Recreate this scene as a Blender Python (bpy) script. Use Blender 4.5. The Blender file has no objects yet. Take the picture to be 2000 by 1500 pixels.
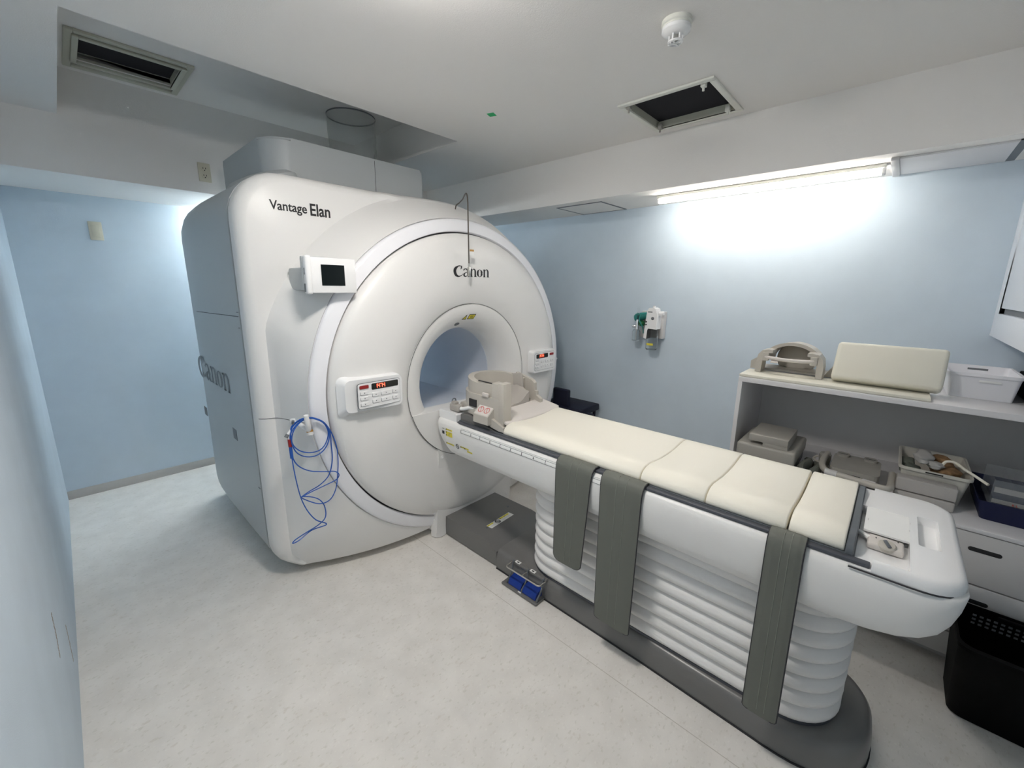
import bpy, bmesh, math, random
from mathutils import Vector, Matrix
random.seed(7)
PI = math.pi
COL = bpy.context.scene.collection
WL = {}                                   # world position of every thing's origin

# ------------------------------------------------------------------ materials
def mat(name, col, rough=0.5, metal=0.0, spec=0.5, bump=0.0, bscale=200.0, var=0.0, vscale=30.0,
        emit=None, estr=0.0, trans=0.0, alpha=1.0, coat=0.0, ior=1.45):
    m = bpy.data.materials.new(name); m.use_nodes = True
    nt = m.node_tree; b = nt.nodes['Principled BSDF']
    b.inputs['Base Color'].default_value = (*col, 1)
    b.inputs['Roughness'].default_value = rough
    b.inputs['Metallic'].default_value = metal
    b.inputs['Specular IOR Level'].default_value = spec
    b.inputs['IOR'].default_value = ior
    b.inputs['Transmission Weight'].default_value = trans
    b.inputs['Alpha'].default_value = alpha
    b.inputs['Coat Weight'].default_value = coat
    if emit:
        b.inputs['Emission Color'].default_value = (*emit, 1)
        b.inputs['Emission Strength'].default_value = estr
    if bump or var:
        tc = nt.nodes.new('ShaderNodeTexCoord')
    if bump:
        n = nt.nodes.new('ShaderNodeTexNoise'); n.inputs['Scale'].default_value = bscale
        n.inputs['Detail'].default_value = 3
        bp = nt.nodes.new('ShaderNodeBump'); bp.inputs['Strength'].default_value = bump
        bp.inputs['Distance'].default_value = 0.002
        nt.links.new(tc.outputs['Object'], n.inputs['Vector'])
        nt.links.new(n.outputs['Fac'], bp.inputs['Height'])
        nt.links.new(bp.outputs['Normal'], b.inputs['Normal'])
    if var:
        n2 = nt.nodes.new('ShaderNodeTexNoise'); n2.inputs['Scale'].default_value = vscale
        n2.inputs['Detail'].default_value = 4
        r = nt.nodes.new('ShaderNodeValToRGB')
        r.color_ramp.elements[0].position = 0.3; r.color_ramp.elements[1].position = 0.7
        r.color_ramp.elements[0].color = (*[c * (1 - var) for c in col], 1)
        r.color_ramp.elements[1].color = (*[min(1, c * (1 + var)) for c in col], 1)
        nt.links.new(tc.outputs['Object'], n2.inputs['Vector'])
        nt.links.new(n2.outputs['Fac'], r.inputs['Fac'])
        nt.links.new(r.outputs['Color'], b.inputs['Base Color'])
    return m

def floor_mat():
    m = mat('vinyl_floor', (0.66, 0.65, 0.61), 0.42, spec=0.4)
    nt = m.node_tree; b = nt.nodes['Principled BSDF']; L = nt.links
    tc = nt.nodes.new('ShaderNodeTexCoord')
    base = nt.nodes.new('ShaderNodeTexNoise'); base.inputs['Scale'].default_value = 9.0; base.inputs['Detail'].default_value = 6
    r0 = nt.nodes.new('ShaderNodeValToRGB')
    r0.color_ramp.elements[0].color = (0.75, 0.72, 0.675, 1); r0.color_ramp.elements[1].color = (0.82, 0.79, 0.745, 1)
    r0.color_ramp.elements[0].position = 0.35; r0.color_ramp.elements[1].position = 0.65
    L.new(tc.outputs['Object'], base.inputs['Vector']); L.new(base.outputs['Fac'], r0.inputs['Fac'])
    # small stretched chips pressed into the vinyl
    prev = r0.outputs['Color']
    for sc, lo, colr, rot in ((46, 0.62, (0.60, 0.58, 0.51, 1), 0.3), (70, 0.64, (0.88, 0.86, 0.80, 1), 1.2), (26, 0.66, (0.63, 0.58, 0.51, 1), 0.8)):
        mp = nt.nodes.new('ShaderNodeMapping'); mp.inputs['Scale'].default_value = (1, 1.7, 1)
        mp.inputs['Rotation'].default_value = (0, 0, rot); mp.inputs['Location'].default_value = (sc, rot, 0)
        n = nt.nodes.new('ShaderNodeTexNoise'); n.inputs['Scale'].default_value = sc; n.inputs['Detail'].default_value = 2
        r = nt.nodes.new('ShaderNodeValToRGB')
        r.color_ramp.elements[0].position = lo - .02; r.color_ramp.elements[1].position = lo + 0.07
        r.color_ramp.elements[0].color = (0, 0, 0, 1); r.color_ramp.elements[1].color = (0.5, 0.5, 0.5, 1)
        mx = nt.nodes.new('ShaderNodeMix'); mx.data_type = 'RGBA'
        L.new(tc.outputs['Object'], mp.inputs['Vector']); L.new(mp.outputs['Vector'], n.inputs['Vector'])
        L.new(n.outputs['Fac'], r.inputs['Fac']); L.new(r.outputs['Color'], mx.inputs['Factor'])
        L.new(prev, mx.inputs['A']); mx.inputs['B'].default_value = colr
        prev = mx.outputs['Result']
    # welded seam between two sheets of vinyl, along y at x = 1.30
    sx = nt.nodes.new('ShaderNodeSeparateXYZ'); L.new(tc.outputs['Object'], sx.inputs['Vector'])
    s1 = nt.nodes.new('ShaderNodeMath'); s1.operation = 'SUBTRACT'; s1.inputs[1].default_value = 1.262
    s2 = nt.nodes.new('ShaderNodeMath'); s2.operation = 'ABSOLUTE'
    s3 = nt.nodes.new('ShaderNodeMath'); s3.operation = 'LESS_THAN'; s3.inputs[1].default_value = 0.0016
    s4 = nt.nodes.new('ShaderNodeMath'); s4.operation = 'MULTIPLY'; s4.inputs[1].default_value = 0.55
    L.new(sx.outputs['X'], s1.inputs[0]); L.new(s1.outputs[0], s2.inputs[0]); L.new(s2.outputs[0], s3.inputs[0]); L.new(s3.outputs[0], s4.inputs[0])
    mx = nt.nodes.new('ShaderNodeMix'); mx.data_type = 'RGBA'
    L.new(s4.outputs[0], mx.inputs['Factor']); L.new(prev, mx.inputs['A']); mx.inputs['B'].default_value = (0.38, 0.34, 0.28, 1)
    L.new(mx.outputs['Result'], b.inputs['Base Color'])
    return m

M = {}
M['floor'] = floor_mat()
M['blue'] = mat('blue_wallpaper', (0.56, 0.645, 0.72), 0.85, spec=0.2, bump=0.25, bscale=350, var=0.03, vscale=5)
M['ceil'] = mat('ceiling_paper', (0.80, 0.78, 0.755), 0.9, spec=0.15, bump=0.3, bscale=300)
M['base'] = mat('baseboard_vinyl', (0.50, 0.48, 0.46), 0.6)
M['white'] = mat('scanner_white', (0.80, 0.79, 0.772), 0.38, spec=0.5, bump=0.03, bscale=900)
M['white2'] = mat('glossy_white', (0.84, 0.84, 0.84), 0.22, spec=0.5)
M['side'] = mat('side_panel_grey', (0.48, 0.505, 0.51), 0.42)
M['bore'] = mat('bore_liner', (0.62, 0.66, 0.72), 0.35)
M['ring'] = mat('ring_white', (0.86, 0.86, 0.89), 0.25)
M['gap'] = mat('dark_gap', (0.03, 0.03, 0.035), 0.7)
M['grey'] = mat('warm_dark_grey', (0.165, 0.162, 0.158), 0.28)
M['rail'] = mat('rail_slate', (0.075, 0.08, 0.095), 0.4)
M['frame'] = mat('frame_slate', (0.12, 0.135, 0.15), 0.4)
M['cream'] = mat('cream_vinyl', (0.86, 0.825, 0.725), 0.5, spec=0.4, bump=0.08, bscale=600)
M['cream2'] = mat('pillow_vinyl', (0.70, 0.68, 0.59), 0.5, spec=0.4, bump=0.08, bscale=500)
M['coil'] = mat('coil_beige', (0.50, 0.47, 0.42), 0.42)
M['coild'] = mat('coil_beige_dark', (0.36, 0.345, 0.31), 0.45)
M['pad'] = mat('coil_pad_pinkish', (0.64, 0.60, 0.565), 0.6, bump=0.1, bscale=500)
M['padg'] = mat('coil_pad_grey', (0.40, 0.375, 0.345), 0.7, bump=0.1, bscale=500)
M['bellow'] = mat('bellows_cloth', (0.80, 0.785, 0.77), 0.45)
M['strap'] = mat('strap_olive_grey', (0.135, 0.142, 0.122), 0.6, bump=0.03, bscale=300)
M['straps'] = mat('strap_stitch', (0.22, 0.235, 0.20), 0.7)
M['black'] = mat('black_plastic', (0.0018, 0.0018, 0.002), 0.6, spec=0.12)
M['rod'] = mat('dark_wire', (0.16, 0.14, 0.12), 0.35, metal=0.7)
M['blk'] = mat('ink_black', (0.02, 0.02, 0.022), 0.5)
M['screen'] = mat('screen_black', (0.005, 0.008, 0.008), 0.12)
M['ink'] = mat('ink_grey', (0.16, 0.17, 0.18), 0.5)
M['logog'] = mat('logo_grey', (0.20, 0.22, 0.235), 0.5)
M['led'] = mat('red_led', (0.5, 0.05, 0.03), 0.4, emit=(1.0, 0.10, 0.05), estr=1.0)
M['red'] = mat('red_button', (0.32, 0.02, 0.02), 0.35)
M['redink'] = mat('red_ink', (0.55, 0.09, 0.08), 0.5)
M['yellow'] = mat('warning_yellow', (0.75, 0.65, 0.06), 0.5)
M['label'] = mat('label_white', (0.85, 0.85, 0.83), 0.5)
M['orange'] = mat('label_orange', (0.55, 0.30, 0.08), 0.5)
M['pedal'] = mat('pedal_blue', (0.005, 0.035, 0.26), 0.35)
M['metal'] = mat('brushed_metal', (0.62, 0.60, 0.56), 0.28, metal=1.0)
M['chrome'] = mat('chrome', (0.85, 0.85, 0.86), 0.08, metal=1.0)
M['hose'] = mat('blue_tubing', (0.02, 0.10, 0.42), 0.3)
M['navy'] = mat('navy_vinyl', (0.003, 0.004, 0.018), 0.5)
M['bluebin'] = mat('blue_bin', (0.0025, 0.006, 0.045), 0.5)
M['plate'] = mat('ivory_plate', (0.60, 0.57, 0.46), 0.45)
M['olive'] = mat('vent_frame_olive', (0.50, 0.50, 0.42), 0.5)
M['trimw'] = mat('white_frame', (0.74, 0.74, 0.68), 0.5)
M['cab'] = mat('white_laminate', (0.72, 0.71, 0.72), 0.4)
M['cabd'] = mat('grey_laminate', (0.60, 0.59, 0.585), 0.45)
M['wcab'] = mat('wall_cabinet_white', (0.74, 0.78, 0.84), 0.4)
M['basket'] = mat('white_basket', (0.82, 0.82, 0.85), 0.35)
M['basketg'] = mat('ivory_basket', (0.62, 0.60, 0.54), 0.4)
M['foam'] = mat('grey_foam', (0.44, 0.42, 0.40), 0.8, bump=0.2, bscale=300)
M['glass'] = mat('clear_glass', (0.94, 0.96, 0.96), 0.03, trans=1.0, ior=1.3)
M['acryl'] = mat('clear_acrylic', (0.45, 0.49, 0.52), 0.08, alpha=0.14)
M['film'] = mat('clear_film', (0.42, 0.44, 0.43), 0.12, alpha=0.34, spec=0.9)
M['green'] = mat('green_bag', (0.03, 0.30, 0.27), 0.3, trans=0.25)
M['dgreen'] = mat('dark_green_cap', (0.01, 0.12, 0.03), 0.4)
M['tape'] = mat('green_tape', (0.02, 0.42, 0.14), 0.5)
M['tan'] = mat('tan_fluff', (0.30, 0.18, 0.09), 0.9, bump=0.6, bscale=90, var=0.4, vscale=40)
M['bag'] = mat('plastic_bag', (0.75, 0.74, 0.72), 0.25, trans=0.35, ior=1.1)
M['tube'] = mat('fluorescent_tube', (0.9, 0.9, 0.9), 0.4, emit=(1.0, 0.94, 0.88), estr=10.5)
M['tube2'] = mat('fluorescent_tube_rear', (0.9, 0.9, 0.9), 0.4, emit=(0.92, 0.98, 1.0), estr=34.0)
M['lamp'] = mat('ceiling_lamp_diffuser', (0.9, 0.9, 0.9), 0.4, emit=(1.0, 0.95, 0.90), estr=25.0)
M['scuff'] = mat('scuff_brown', (0.34, 0.31, 0.28), 0.8)
M['void'] = mat('ceiling_void', (0.01, 0.01, 0.014), 0.9)
M['bluegrey'] = mat('grey_green_bag', (0.16, 0.18, 0.15), 0.6)

# ------------------------------------------------------------------ objects
def put(o, parent=None):
    COL.objects.link(o)
    if parent is not None:
        o.parent = parent
        base = WL[parent.name]
        o.data.transform(Matrix.Translation(-base))
        WL[o.name] = base
    else:
        WL[o.name] = Vector((0, 0, 0))
    return o

def finish(bm, name, m, parent=None, ang=32, smooth=True):
    bmesh.ops.remove_doubles(bm, verts=bm.verts, dist=1e-6)
    bmesh.ops.recalc_face_normals(bm, faces=bm.faces)
    me = bpy.data.meshes.new(name); bm.to_mesh(me); bm.free()
    mats = m if isinstance(m, (list, tuple)) else [m]
    for k in mats: me.materials.append(M[k] if isinstance(k, str) else k)
    if smooth:
        for p in me.polygons: p.use_smooth = True
        me.set_sharp_from_angle(angle=math.radians(ang))
    o = bpy.data.objects.new(name, me)
    return put(o, parent)

def thing(name, label, cat, loc, group=None):
    o = bpy.data.objects.new(name, None); o.empty_display_size = 0.05
    o.location = loc; COL.objects.link(o); WL[o.name] = Vector(loc)
    o['label'] = label; o['category'] = cat
    if group: o['group'] = group
    return o
def tag(o, label, cat, group=None):
    # a thing that is one mesh: move its origin to the middle of its base
    o['label'] = label; o['category'] = cat
    if group: o['group'] = group
    vs = [v.co for v in o.data.vertices]
    c = Vector(((min(v.x for v in vs) + max(v.x for v in vs)) / 2, (min(v.y for v in vs) + max(v.y for v in vs)) / 2, min(v.z for v in vs)))
    o.data.transform(Matrix.Translation(-c)); o.location = c; WL[o.name] = c
    return o
def struct(o):
    o['kind'] = 'structure'; return o

# ------------------------------------------------------------------ mesh builders (all in world coordinates)
def bxm(bm, x0, x1, y0, y1, z0, z1, bev=0.0, seg=2, mi=0, edges=None, rot=None, piv=None):
    r = bmesh.ops.create_cube(bm, size=1.0)
    vs = r['verts']
    c = Vector(((x0 + x1) / 2, (y0 + y1) / 2, (z0 + z1) / 2)); s = Vector((abs(x1 - x0), abs(y1 - y0), abs(z1 - z0)))
    for v in vs: v.co = Vector((v.co.x * s.x, v.co.y * s.y, v.co.z * s.z)) + c
    fs = set(f for v in vs for f in v.link_faces)
    for f in fs: f.material_index = mi
    if bev > 0:
        es = set(e for v in vs for e in v.link_edges)
        if edges == 'z': es = [e for e in es if abs(e.verts[0].co.z - e.verts[1].co.z) > 1e-5]
        if edges == 'y': es = [e for e in es if abs(e.verts[0].co.y - e.verts[1].co.y) > 1e-5]
        if edges == 'x': es = [e for e in es if abs(e.verts[0].co.x - e.verts[1].co.x) > 1e-5]
        rr = bmesh.ops.bevel(bm, geom=list(es), offset=bev, segments=seg, affect='EDGES', profile=0.5)
        vs = list(set(v for f in rr['faces'] for v in f.verts) | set(v for v in vs if v.is_valid))
    if rot is not None:
        p = Vector(piv) if piv else c
        for v in vs: v.co = rot @ (v.co - p) + p
    return vs
def box(name, m, x0, x1, y0, y1, z0, z1, parent=None, bev=0.0, seg=2, **k):
    bm = bmesh.new(); bxm(bm, x0, x1, y0, y1, z0, z1, bev, seg, **k)
    return finish(bm, name, m, parent)
def frm(axis):
    a = Vector(axis).normalized()
    u = a.orthogonal().normalized(); return u, a.cross(u), a
def cyl(bm, p0, p1, r0, r1=None, n=24, mi=0, caps=True):
    r1 = r0 if r1 is None else r1
    p0 = Vector(p0); p1 = Vector(p1); u, v, a = frm(p1 - p0)
    A = []; B = []
    for i in range(n):
        t = 2 * PI * i / n; d = u * math.cos(t) + v * math.sin(t)
        A.append(bm.verts.new(p0 + d * r0)); B.append(bm.verts.new(p1 + d * r1))
    for i in range(n):
        f = bm.faces.new((A[i], A[(i + 1) % n], B[(i + 1) % n], B[i])); f.material_index = mi
    if caps:
        f = bm.faces.new(A[::-1]); f.material_index = mi
        f = bm.faces.new(B); f.material_index = mi
def lathe(bm, c, axis, prof, n=48, mi=0, closed=False):
    # prof: list of (radius, height along axis)
    c = Vector(c); u, v, a = frm(axis); rings = []
    for r, h in prof:
        if r < 1e-6: rings.append([bm.verts.new(c + a * h)] * n)
        else: rings.append([bm.verts.new(c + a * h + (u * math.cos(2 * PI * i / n) + v * math.sin(2 * PI * i / n)) * r) for i in range(n)])
    pairs = list(zip(rings, rings[1:])) + ([(rings[-1], rings[0])] if closed else [])
    for A, B in pairs:
        for i in range(n):
            q = []
            for w in (A[i], A[(i + 1) % n], B[(i + 1) % n], B[i]):
                if w not in q: q.append(w)
            if len(q) >= 3:
                f = bm.faces.new(q); f.material_index = mi
def catmull(pts, k=8, closed=False):
    P = [Vector(p) for p in pts]; n = len(P); out = []
    rng = range(n) if closed else range(n - 1)
    for i in rng:
        if closed: a, b, c, d = P[i - 1], P[i], P[(i + 1) % n], P[(i + 2) % n]
        else: a, b, c, d = P[max(i - 1, 0)], P[i], P[i + 1], P[min(i + 2, n - 1)]
        for j in range(k):
            t = j / k
            out.append(0.5 * ((2 * b) + (c - a) * t + (2 * a - 5 * b + 4 * c - d) * t * t + (3 * b - a - 3 * c + d) * t ** 3))
    if not closed: out.append(P[-1])
    return out
def tube(bm, pts, r, n=10, mi=0, closed=False):
    P = [Vector(p) for p in pts]; rings = []; N = len(P)
    t = (P[1] - P[0]).normalized(); u = t.orthogonal().normalized()
    for i in range(N):
        if closed: t = (P[(i + 1) % N] - P[i - 1]).normalized()
        else: t = (P[min(i + 1, N - 1)] - P[max(i - 1, 0)]).normalized()
        u = (u - t * u.dot(t)); u = u.normalized() if u.length > 1e-6 else t.orthogonal().normalized()
        v = t.cross(u); rr = r[i] if isinstance(r, (list, tuple)) else r
        rings.append([bm.verts.new(P[i] + (u * math.cos(2 * PI * k / n) + v * math.sin(2 * PI * k / n)) * rr) for k in range(n)])
    m = N if closed else N - 1
    for i in range(m):
        A, B = rings[i], rings[(i + 1) % N]
        for k in range(n):
            f = bm.faces.new((A[k], A[(k + 1) % n], B[(k + 1) % n], B[k])); f.material_index = mi
    if not closed:
        f = bm.faces.new(rings[0][::-1]); f.material_index = mi
        f = bm.faces.new(rings[-1]); f.material_index = mi
def loft(bm, rings, cap=True, mi=0, closed=True):
    R = [[bm.verts.new(p) for p in ring] for ring in rings]; n = len(R[0])
    for A, B in zip(R, R[1:]):
        for i in range(n if closed else n - 1):
            f = bm.faces.new((A[i], A[(i + 1) % n], B[(i + 1) % n], B[i])); f.material_index = mi
    if cap and closed:
        f = bm.faces.new(R[0][::-1]); f.material_index = mi
        f = bm.faces.new(R[-1]); f.material_index = mi
    return R
def rrect(x0, x1, y0, y1, r, k=6):
    rs = r if isinstance(r, (list, tuple)) else [r] * 4       # corners: x0y0, x1y0, x1y1, x0y1
    out = []
    for (cx, cy, a0, rr) in ((x0, y0, PI, rs[0]), (x1, y0, 1.5 * PI, rs[1]), (x1, y1, 0, rs[2]), (x0, y1, 0.5 * PI, rs[3])):
        ox = cx + rr * (1 if cx == x0 else -1); oy = cy + rr * (1 if cy == y0 else -1)
        for i in range(k + 1):
            a = a0 + 0.5 * PI * i / k
            out.append((ox + rr * math.cos(a), oy + rr * math.sin(a)))
    return out
def prism(bm, poly, fn0, fn1, mi=0):
    A = [bm.verts.new(fn0(*p)) for p in poly]; B = [bm.verts.new(fn1(*p)) for p in poly]; n = len(poly)
    for i in range(n):
        f = bm.faces.new((A[i], A[(i + 1) % n], B[(i + 1) % n], B[i])); f.material_index = mi
    f = bm.faces.new(A[::-1]); f.material_index = mi
    f = bm.faces.new(B); f.material_index = mi
def prism_z(bm, poly, z0, z1, mi=0): prism(bm, poly, lambda a, b: Vector((a, b, z0)), lambda a, b: Vector((a, b, z1)), mi)
def prism_y(bm, poly, y0, y1, mi=0): prism(bm, poly, lambda a, b: Vector((a, y0, b)), lambda a, b: Vector((a, y1, b)), mi)
def prism_x(bm, poly, x0, x1, mi=0): prism(bm, poly, lambda a, b: Vector((x0, a, b)), lambda a, b: Vector((x1, a, b)), mi)
def bevel_all(bm, off, seg=2, ang=30):
    es = [e for e in bm.edges if len(e.link_faces) == 2 and e.calc_face_angle(0) > math.radians(ang)]
    bmesh.ops.bevel(bm, geom=es, offset=off, segments=seg, affect='EDGES', profile=0.5, clamp_overlap=True)

def text_mesh(name, s, size, loc, xdir, updir, m, parent, sx=1.0, depth=0.0008, off=0.0, center=False, shear=0.0, wrap=None):
    cu = bpy.data.curves.new(name, 'FONT'); cu.body = s; cu.size = size; cu.extrude = depth; cu.offset = off; cu.shear = shear
    if center: cu.align_x = 'CENTER'
    tmp = bpy.data.objects.new(name + '_tmp', cu); COL.objects.link(tmp)
    bpy.context.view_layer.update()
    me = bpy.data.meshes.new_from_object(tmp.evaluated_get(bpy.context.evaluated_depsgraph_get()))
    bpy.data.objects.remove(tmp); bpy.data.curves.remove(cu)
    x = Vector(xdir).normalized(); u = Vector(updir).normalized(); n = x.cross(u)
    mtx = Matrix((x * sx, u, n)).transposed().to_4x4(); mtx.translation = Vector(loc)
    me.transform(mtx); me.materials.clear(); me.materials.append(M[m]); me.name = name
    return put(bpy.data.objects.new(name, me), parent)

def ribbon(bm, pts, ws, org, x, u, n, sc, d, mi=0):
    # a pen stroke of changing width drawn as a thin raised polygon
    P = catmull([(a, b, 0) for a, b in pts], 8); W = catmull([(w, 0, 0) for w in ws], 8)
    L = []; R = []
    for i, p in enumerate(P):
        t = (P[min(i + 1, len(P) - 1)] - P[max(i - 1, 0)]).normalized(); q = Vector((-t.y, t.x, 0)); w = W[i].x / 2
        L.append(p + q * w); R.append(p - q * w)
    def wp(p, h): return Vector(org) + (x * p.x + u * p.y) * sc + n * h
    for i in range(len(P) - 1):
        quad = [L[i], R[i], R[i + 1], L[i + 1]]
        vs = [bm.verts.new(wp(p, d)) for p in quad]
        f = bm.faces.new(vs); f.material_index = mi
def canon(name, org, width, xdir, updir, m, parent, d=0.0012, sy=1.0, mapf=None):
    # heavy wedge-serif word: C a n o n, drawn in pen strokes; 5.0 units wide, x-height 0.78
    x = Vector(xdir).normalized(); u = Vector(updir).normalized() * sy; n = x.cross(u).normalized(); sc = width / 4.62
    bm = bmesh.new()
    def S(pts, ws, dx=0): ribbon(bm, [(a + dx, b) for a, b in pts], ws, org, x, u, n, sc, d)
    S([(1.02, 0.98), (0.80, 1.03), (0.55, 0.98), (0.24, 0.74), (0.16, 0.46), (0.30, 0.14), (0.62, 0.0), (0.95, 0.10), (1.14, 0.26)],
      [0.04, 0.09, 0.12, 0.30, 0.33, 0.28, 0.13, 0.07, 0.04])
    S([(0.99, 1.05), (0.98, 0.88), (0.86, 0.68)], [0.10, 0.14, 0.03])
    # a
    S([(1.22, 0.60), (1.36, 0.74), (1.56, 0.76), (1.74, 0.60), (1.77, 0.30), (1.80, 0.06), (1.98, 0.0)], [0.14, 0.09, 0.09, 0.20, 0.22, 0.18, 0.05])
    S([(1.72, 0.44), (1.44, 0.36), (1.28, 0.20), (1.36, 0.04), (1.54, 0.02), (1.72, 0.16)], [0.05, 0.08, 0.20, 0.14, 0.08, 0.04])
    for dx in (2.02, 3.72):
        S([(0.0, 0.72), (0.14, 0.74), (0.24, 0.80)], [0.03, 0.10, 0.04], dx)
        S([(0.20, 0.78), (0.20, 0.40), (0.20, 0.0)], [0.20, 0.20, 0.21], dx)
        S([(0.04, 0.02), (0.20, 0.02), (0.36, 0.02)], [0.04, 0.05, 0.04], dx)
        S([(0.26, 0.58), (0.40, 0.74), (0.56, 0.76), (0.68, 0.62), (0.70, 0.40), (0.70, 0.0)], [0.03, 0.07, 0.12, 0.20, 0.21, 0.21], dx)
        S([(0.55, 0.02), (0.70, 0.02), (0.88, 0.02)], [0.04, 0.05, 0.04], dx)
    P = [(3.30 + 0.27 * math.cos(t), 0.38 + 0.36 * math.sin(t)) for t in [2 * PI * i / 16 for i in range(17)]]
    S(P, [0.24 if abs(math.cos(2 * PI * i / 16)) > 0.8 else (0.16 if abs(math.cos(2 * PI * i / 16)) > 0.5 else 0.06) for i in range(17)])
    if mapf:
        for v in bm.verts: v.co = mapf(v.co)
    me = bpy.data.meshes.new(name); bm.to_mesh(me); bm.free(); me.materials.append(M[m])
    return put(bpy.data.objects.new(name, me), parent)

# ------------------------------------------------------------------ camera
cam = bpy.data.cameras.new('camera'); co = bpy.data.objects.new('camera', cam); COL.objects.link(co)
R_ = Vector((0.67914009, -0.73390711, 0.01221019)); U_ = Vector((0.14564885, 0.15104683, 0.97773783)); F_ = Vector((0.71941306, 0.66224256, -0.20947468))
mw = Matrix((R_, U_, -F_)).transposed()
mw = mw.to_4x4(); mw.translation = Vector((0, 0, 1.5)); co.matrix_world = mw
cam.sensor_width = 36; cam.sensor_fit = 'HORIZONTAL'; cam.lens = 807.106 / 2000 * 36
cam.shift_x = (1000 - 1003.82) / 2000; cam.shift_y = (734.07 - 750) / 2000; cam.clip_start = 0.02
bpy.context.scene.camera = co

# ================================================================== THE ROOM
XL, XR, YF, YB = -0.163, 2.90, -1.40, 4.09
ZC, ZS = 2.355, 2.065
XS, YS = 2.445, 3.378           # faces of the dropped beams on the right and at the back
struct(box('floor', 'floor', XL - .1, XR + .1, YF - .1, YB + .1, -0.1, 0))
wl = struct(box('wall_left', 'blue', XL - .1, XL, YF, YB, 0, ZC + .02))
def scuff(pts, w):
    bm = bmesh.new(); P = catmull(pts, 6)
    for i in range(len(P) - 1):
        a, b = P[i], P[i + 1]; ww = w * (0.6 + 0.5 * math.sin(i * 2.3))
        bxm(bm, XL, XL + .0008, min(a.y, b.y) - ww, max(a.y, b.y) + ww, min(a.z, b.z), max(a.z, b.z))
    return finish(bm, 'scuff_mark', 'scuff', wl)
scuff([(0, 1.826, .475), (0, 1.815, .44), (0, 1.806, .405), (0, 1.785, .375), (0, 1.770, .350)], .008)
scuff([(0, 2.112, .244), (0, 2.105, .20), (0, 2.092, .15), (0, 2.078, .112)], .008)
struct(box('wall_back', 'blue', XL, XR, YB, YB + .1, 0, ZC + .3))
struct(box('wall_right', 'blue', XR, XR + .1, YF, YB, 0, ZC + .3))
struct(box('wall_front', 'blue', XL, XR, YF - .1, YF, 0, ZC + .3))
struct(box('baseboard_back', 'base', XL, XR, YB - .008, YB, 0, .062, bev=.002))
struct(box('baseboard_right', 'base', XR - .008, XR, YF, YB, 0, .062, bev=.002))
# ceiling slab with the hatch opening and the long recess over the scanner
HX0, HX1, HY0, HY1 = 1.965, 2.347, 0.725, 1.115
RX0, RX1, RY0, RY1 = 0.130, 1.765, 2.110, YS
bm = bmesh.new()
def slab(bm, xs, ys, holes, z0, z1):
    for i in range(len(xs) - 1):
        for j in range(len(ys) - 1):
            cx, cy = (xs[i] + xs[i + 1]) / 2, (ys[j] + ys[j + 1]) / 2
            if any(a < cx < b and c < cy < d for a, b, c, d in holes): continue
            bxm(bm, xs[i], xs[i + 1], ys[j], ys[j + 1], z0, z1)
slab(bm, [XL, RX0, RX1, HX0, HX1, XS], [YF, HY0, HY1, RY0, RY1], [(HX0, HX1, HY0, HY1), (RX0, RX1, RY0, RY1)], ZC, ZC + .02)
# recess box (walls and top with the air grille hole)
GX0, GX1, GY0, GY1 = 0.225, 0.592, 2.895, 3.170
for a in ((RX0 - .02, RX0, RY0, RY1), (RX1, RX1 + .02, RY0, RY1), (RX0, RX1, RY0 - .02, RY0)):
    bxm(bm, *a, ZC + .02, 2.60)
slab(bm, [RX0, GX0, GX1, RX1], [RY0, GY0, GY1, RY1], [(GX0, GX1, GY0, GY1)], 2.585, 2.605)
for a in ((XS, XR, YF, YB, ZS, ZC + .02), (XL, XS, YS, YB, ZS, 2.62)):
    bxm(bm, *a)
struct(finish(bm, 'ceiling', 'ceil', smooth=False))

# ------------------------------------------------------------------ things on the ceiling
def duct_box(bm, x0, x1, y0, y1, z0, z1, t=.004, mi=0):
    for a in ((x0 - t, x0, y0, y1), (x1, x1 + t, y0, y1), (x0 - t, x1 + t, y0 - t, y0), (x0 - t, x1 + t, y1, y1 + t)):
        bxm(bm, *a, z0, z1, mi=mi)
t = thing('ceiling_vent', 'open black ceiling vent with olive grey frame inside the ceiling recess', 'vent', (0.41, 3.03, 2.585))
bm = bmesh.new()
for k, (a, za, zb) in enumerate((((.180, .640, 2.835, 3.30, .030), 2.572, 2.585), ((.205, .615, 2.868, 3.20, .022), 2.562, 2.574))):
    x0, x1, y0, y1, w = a
    for b in ((x0, x0 + w, y0, y1), (x1 - w, x1, y0, y1), (x0 + w, x1 - w, y0, y0 + w), (x0 + w, x1 - w, y1 - w, y1)):
        bxm(bm, *b, za, zb, bev=.003)
duct_box(bm, GX0, GX1, GY0, GY1, 2.575, 2.608)
finish(bm, 'vent_frame', 'olive', t)
box('dark_duct', 'void', GX0 - .01, GX1 + .01, GY0 - .01, GY1 + .01, 2.608, 2.62, t)

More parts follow.
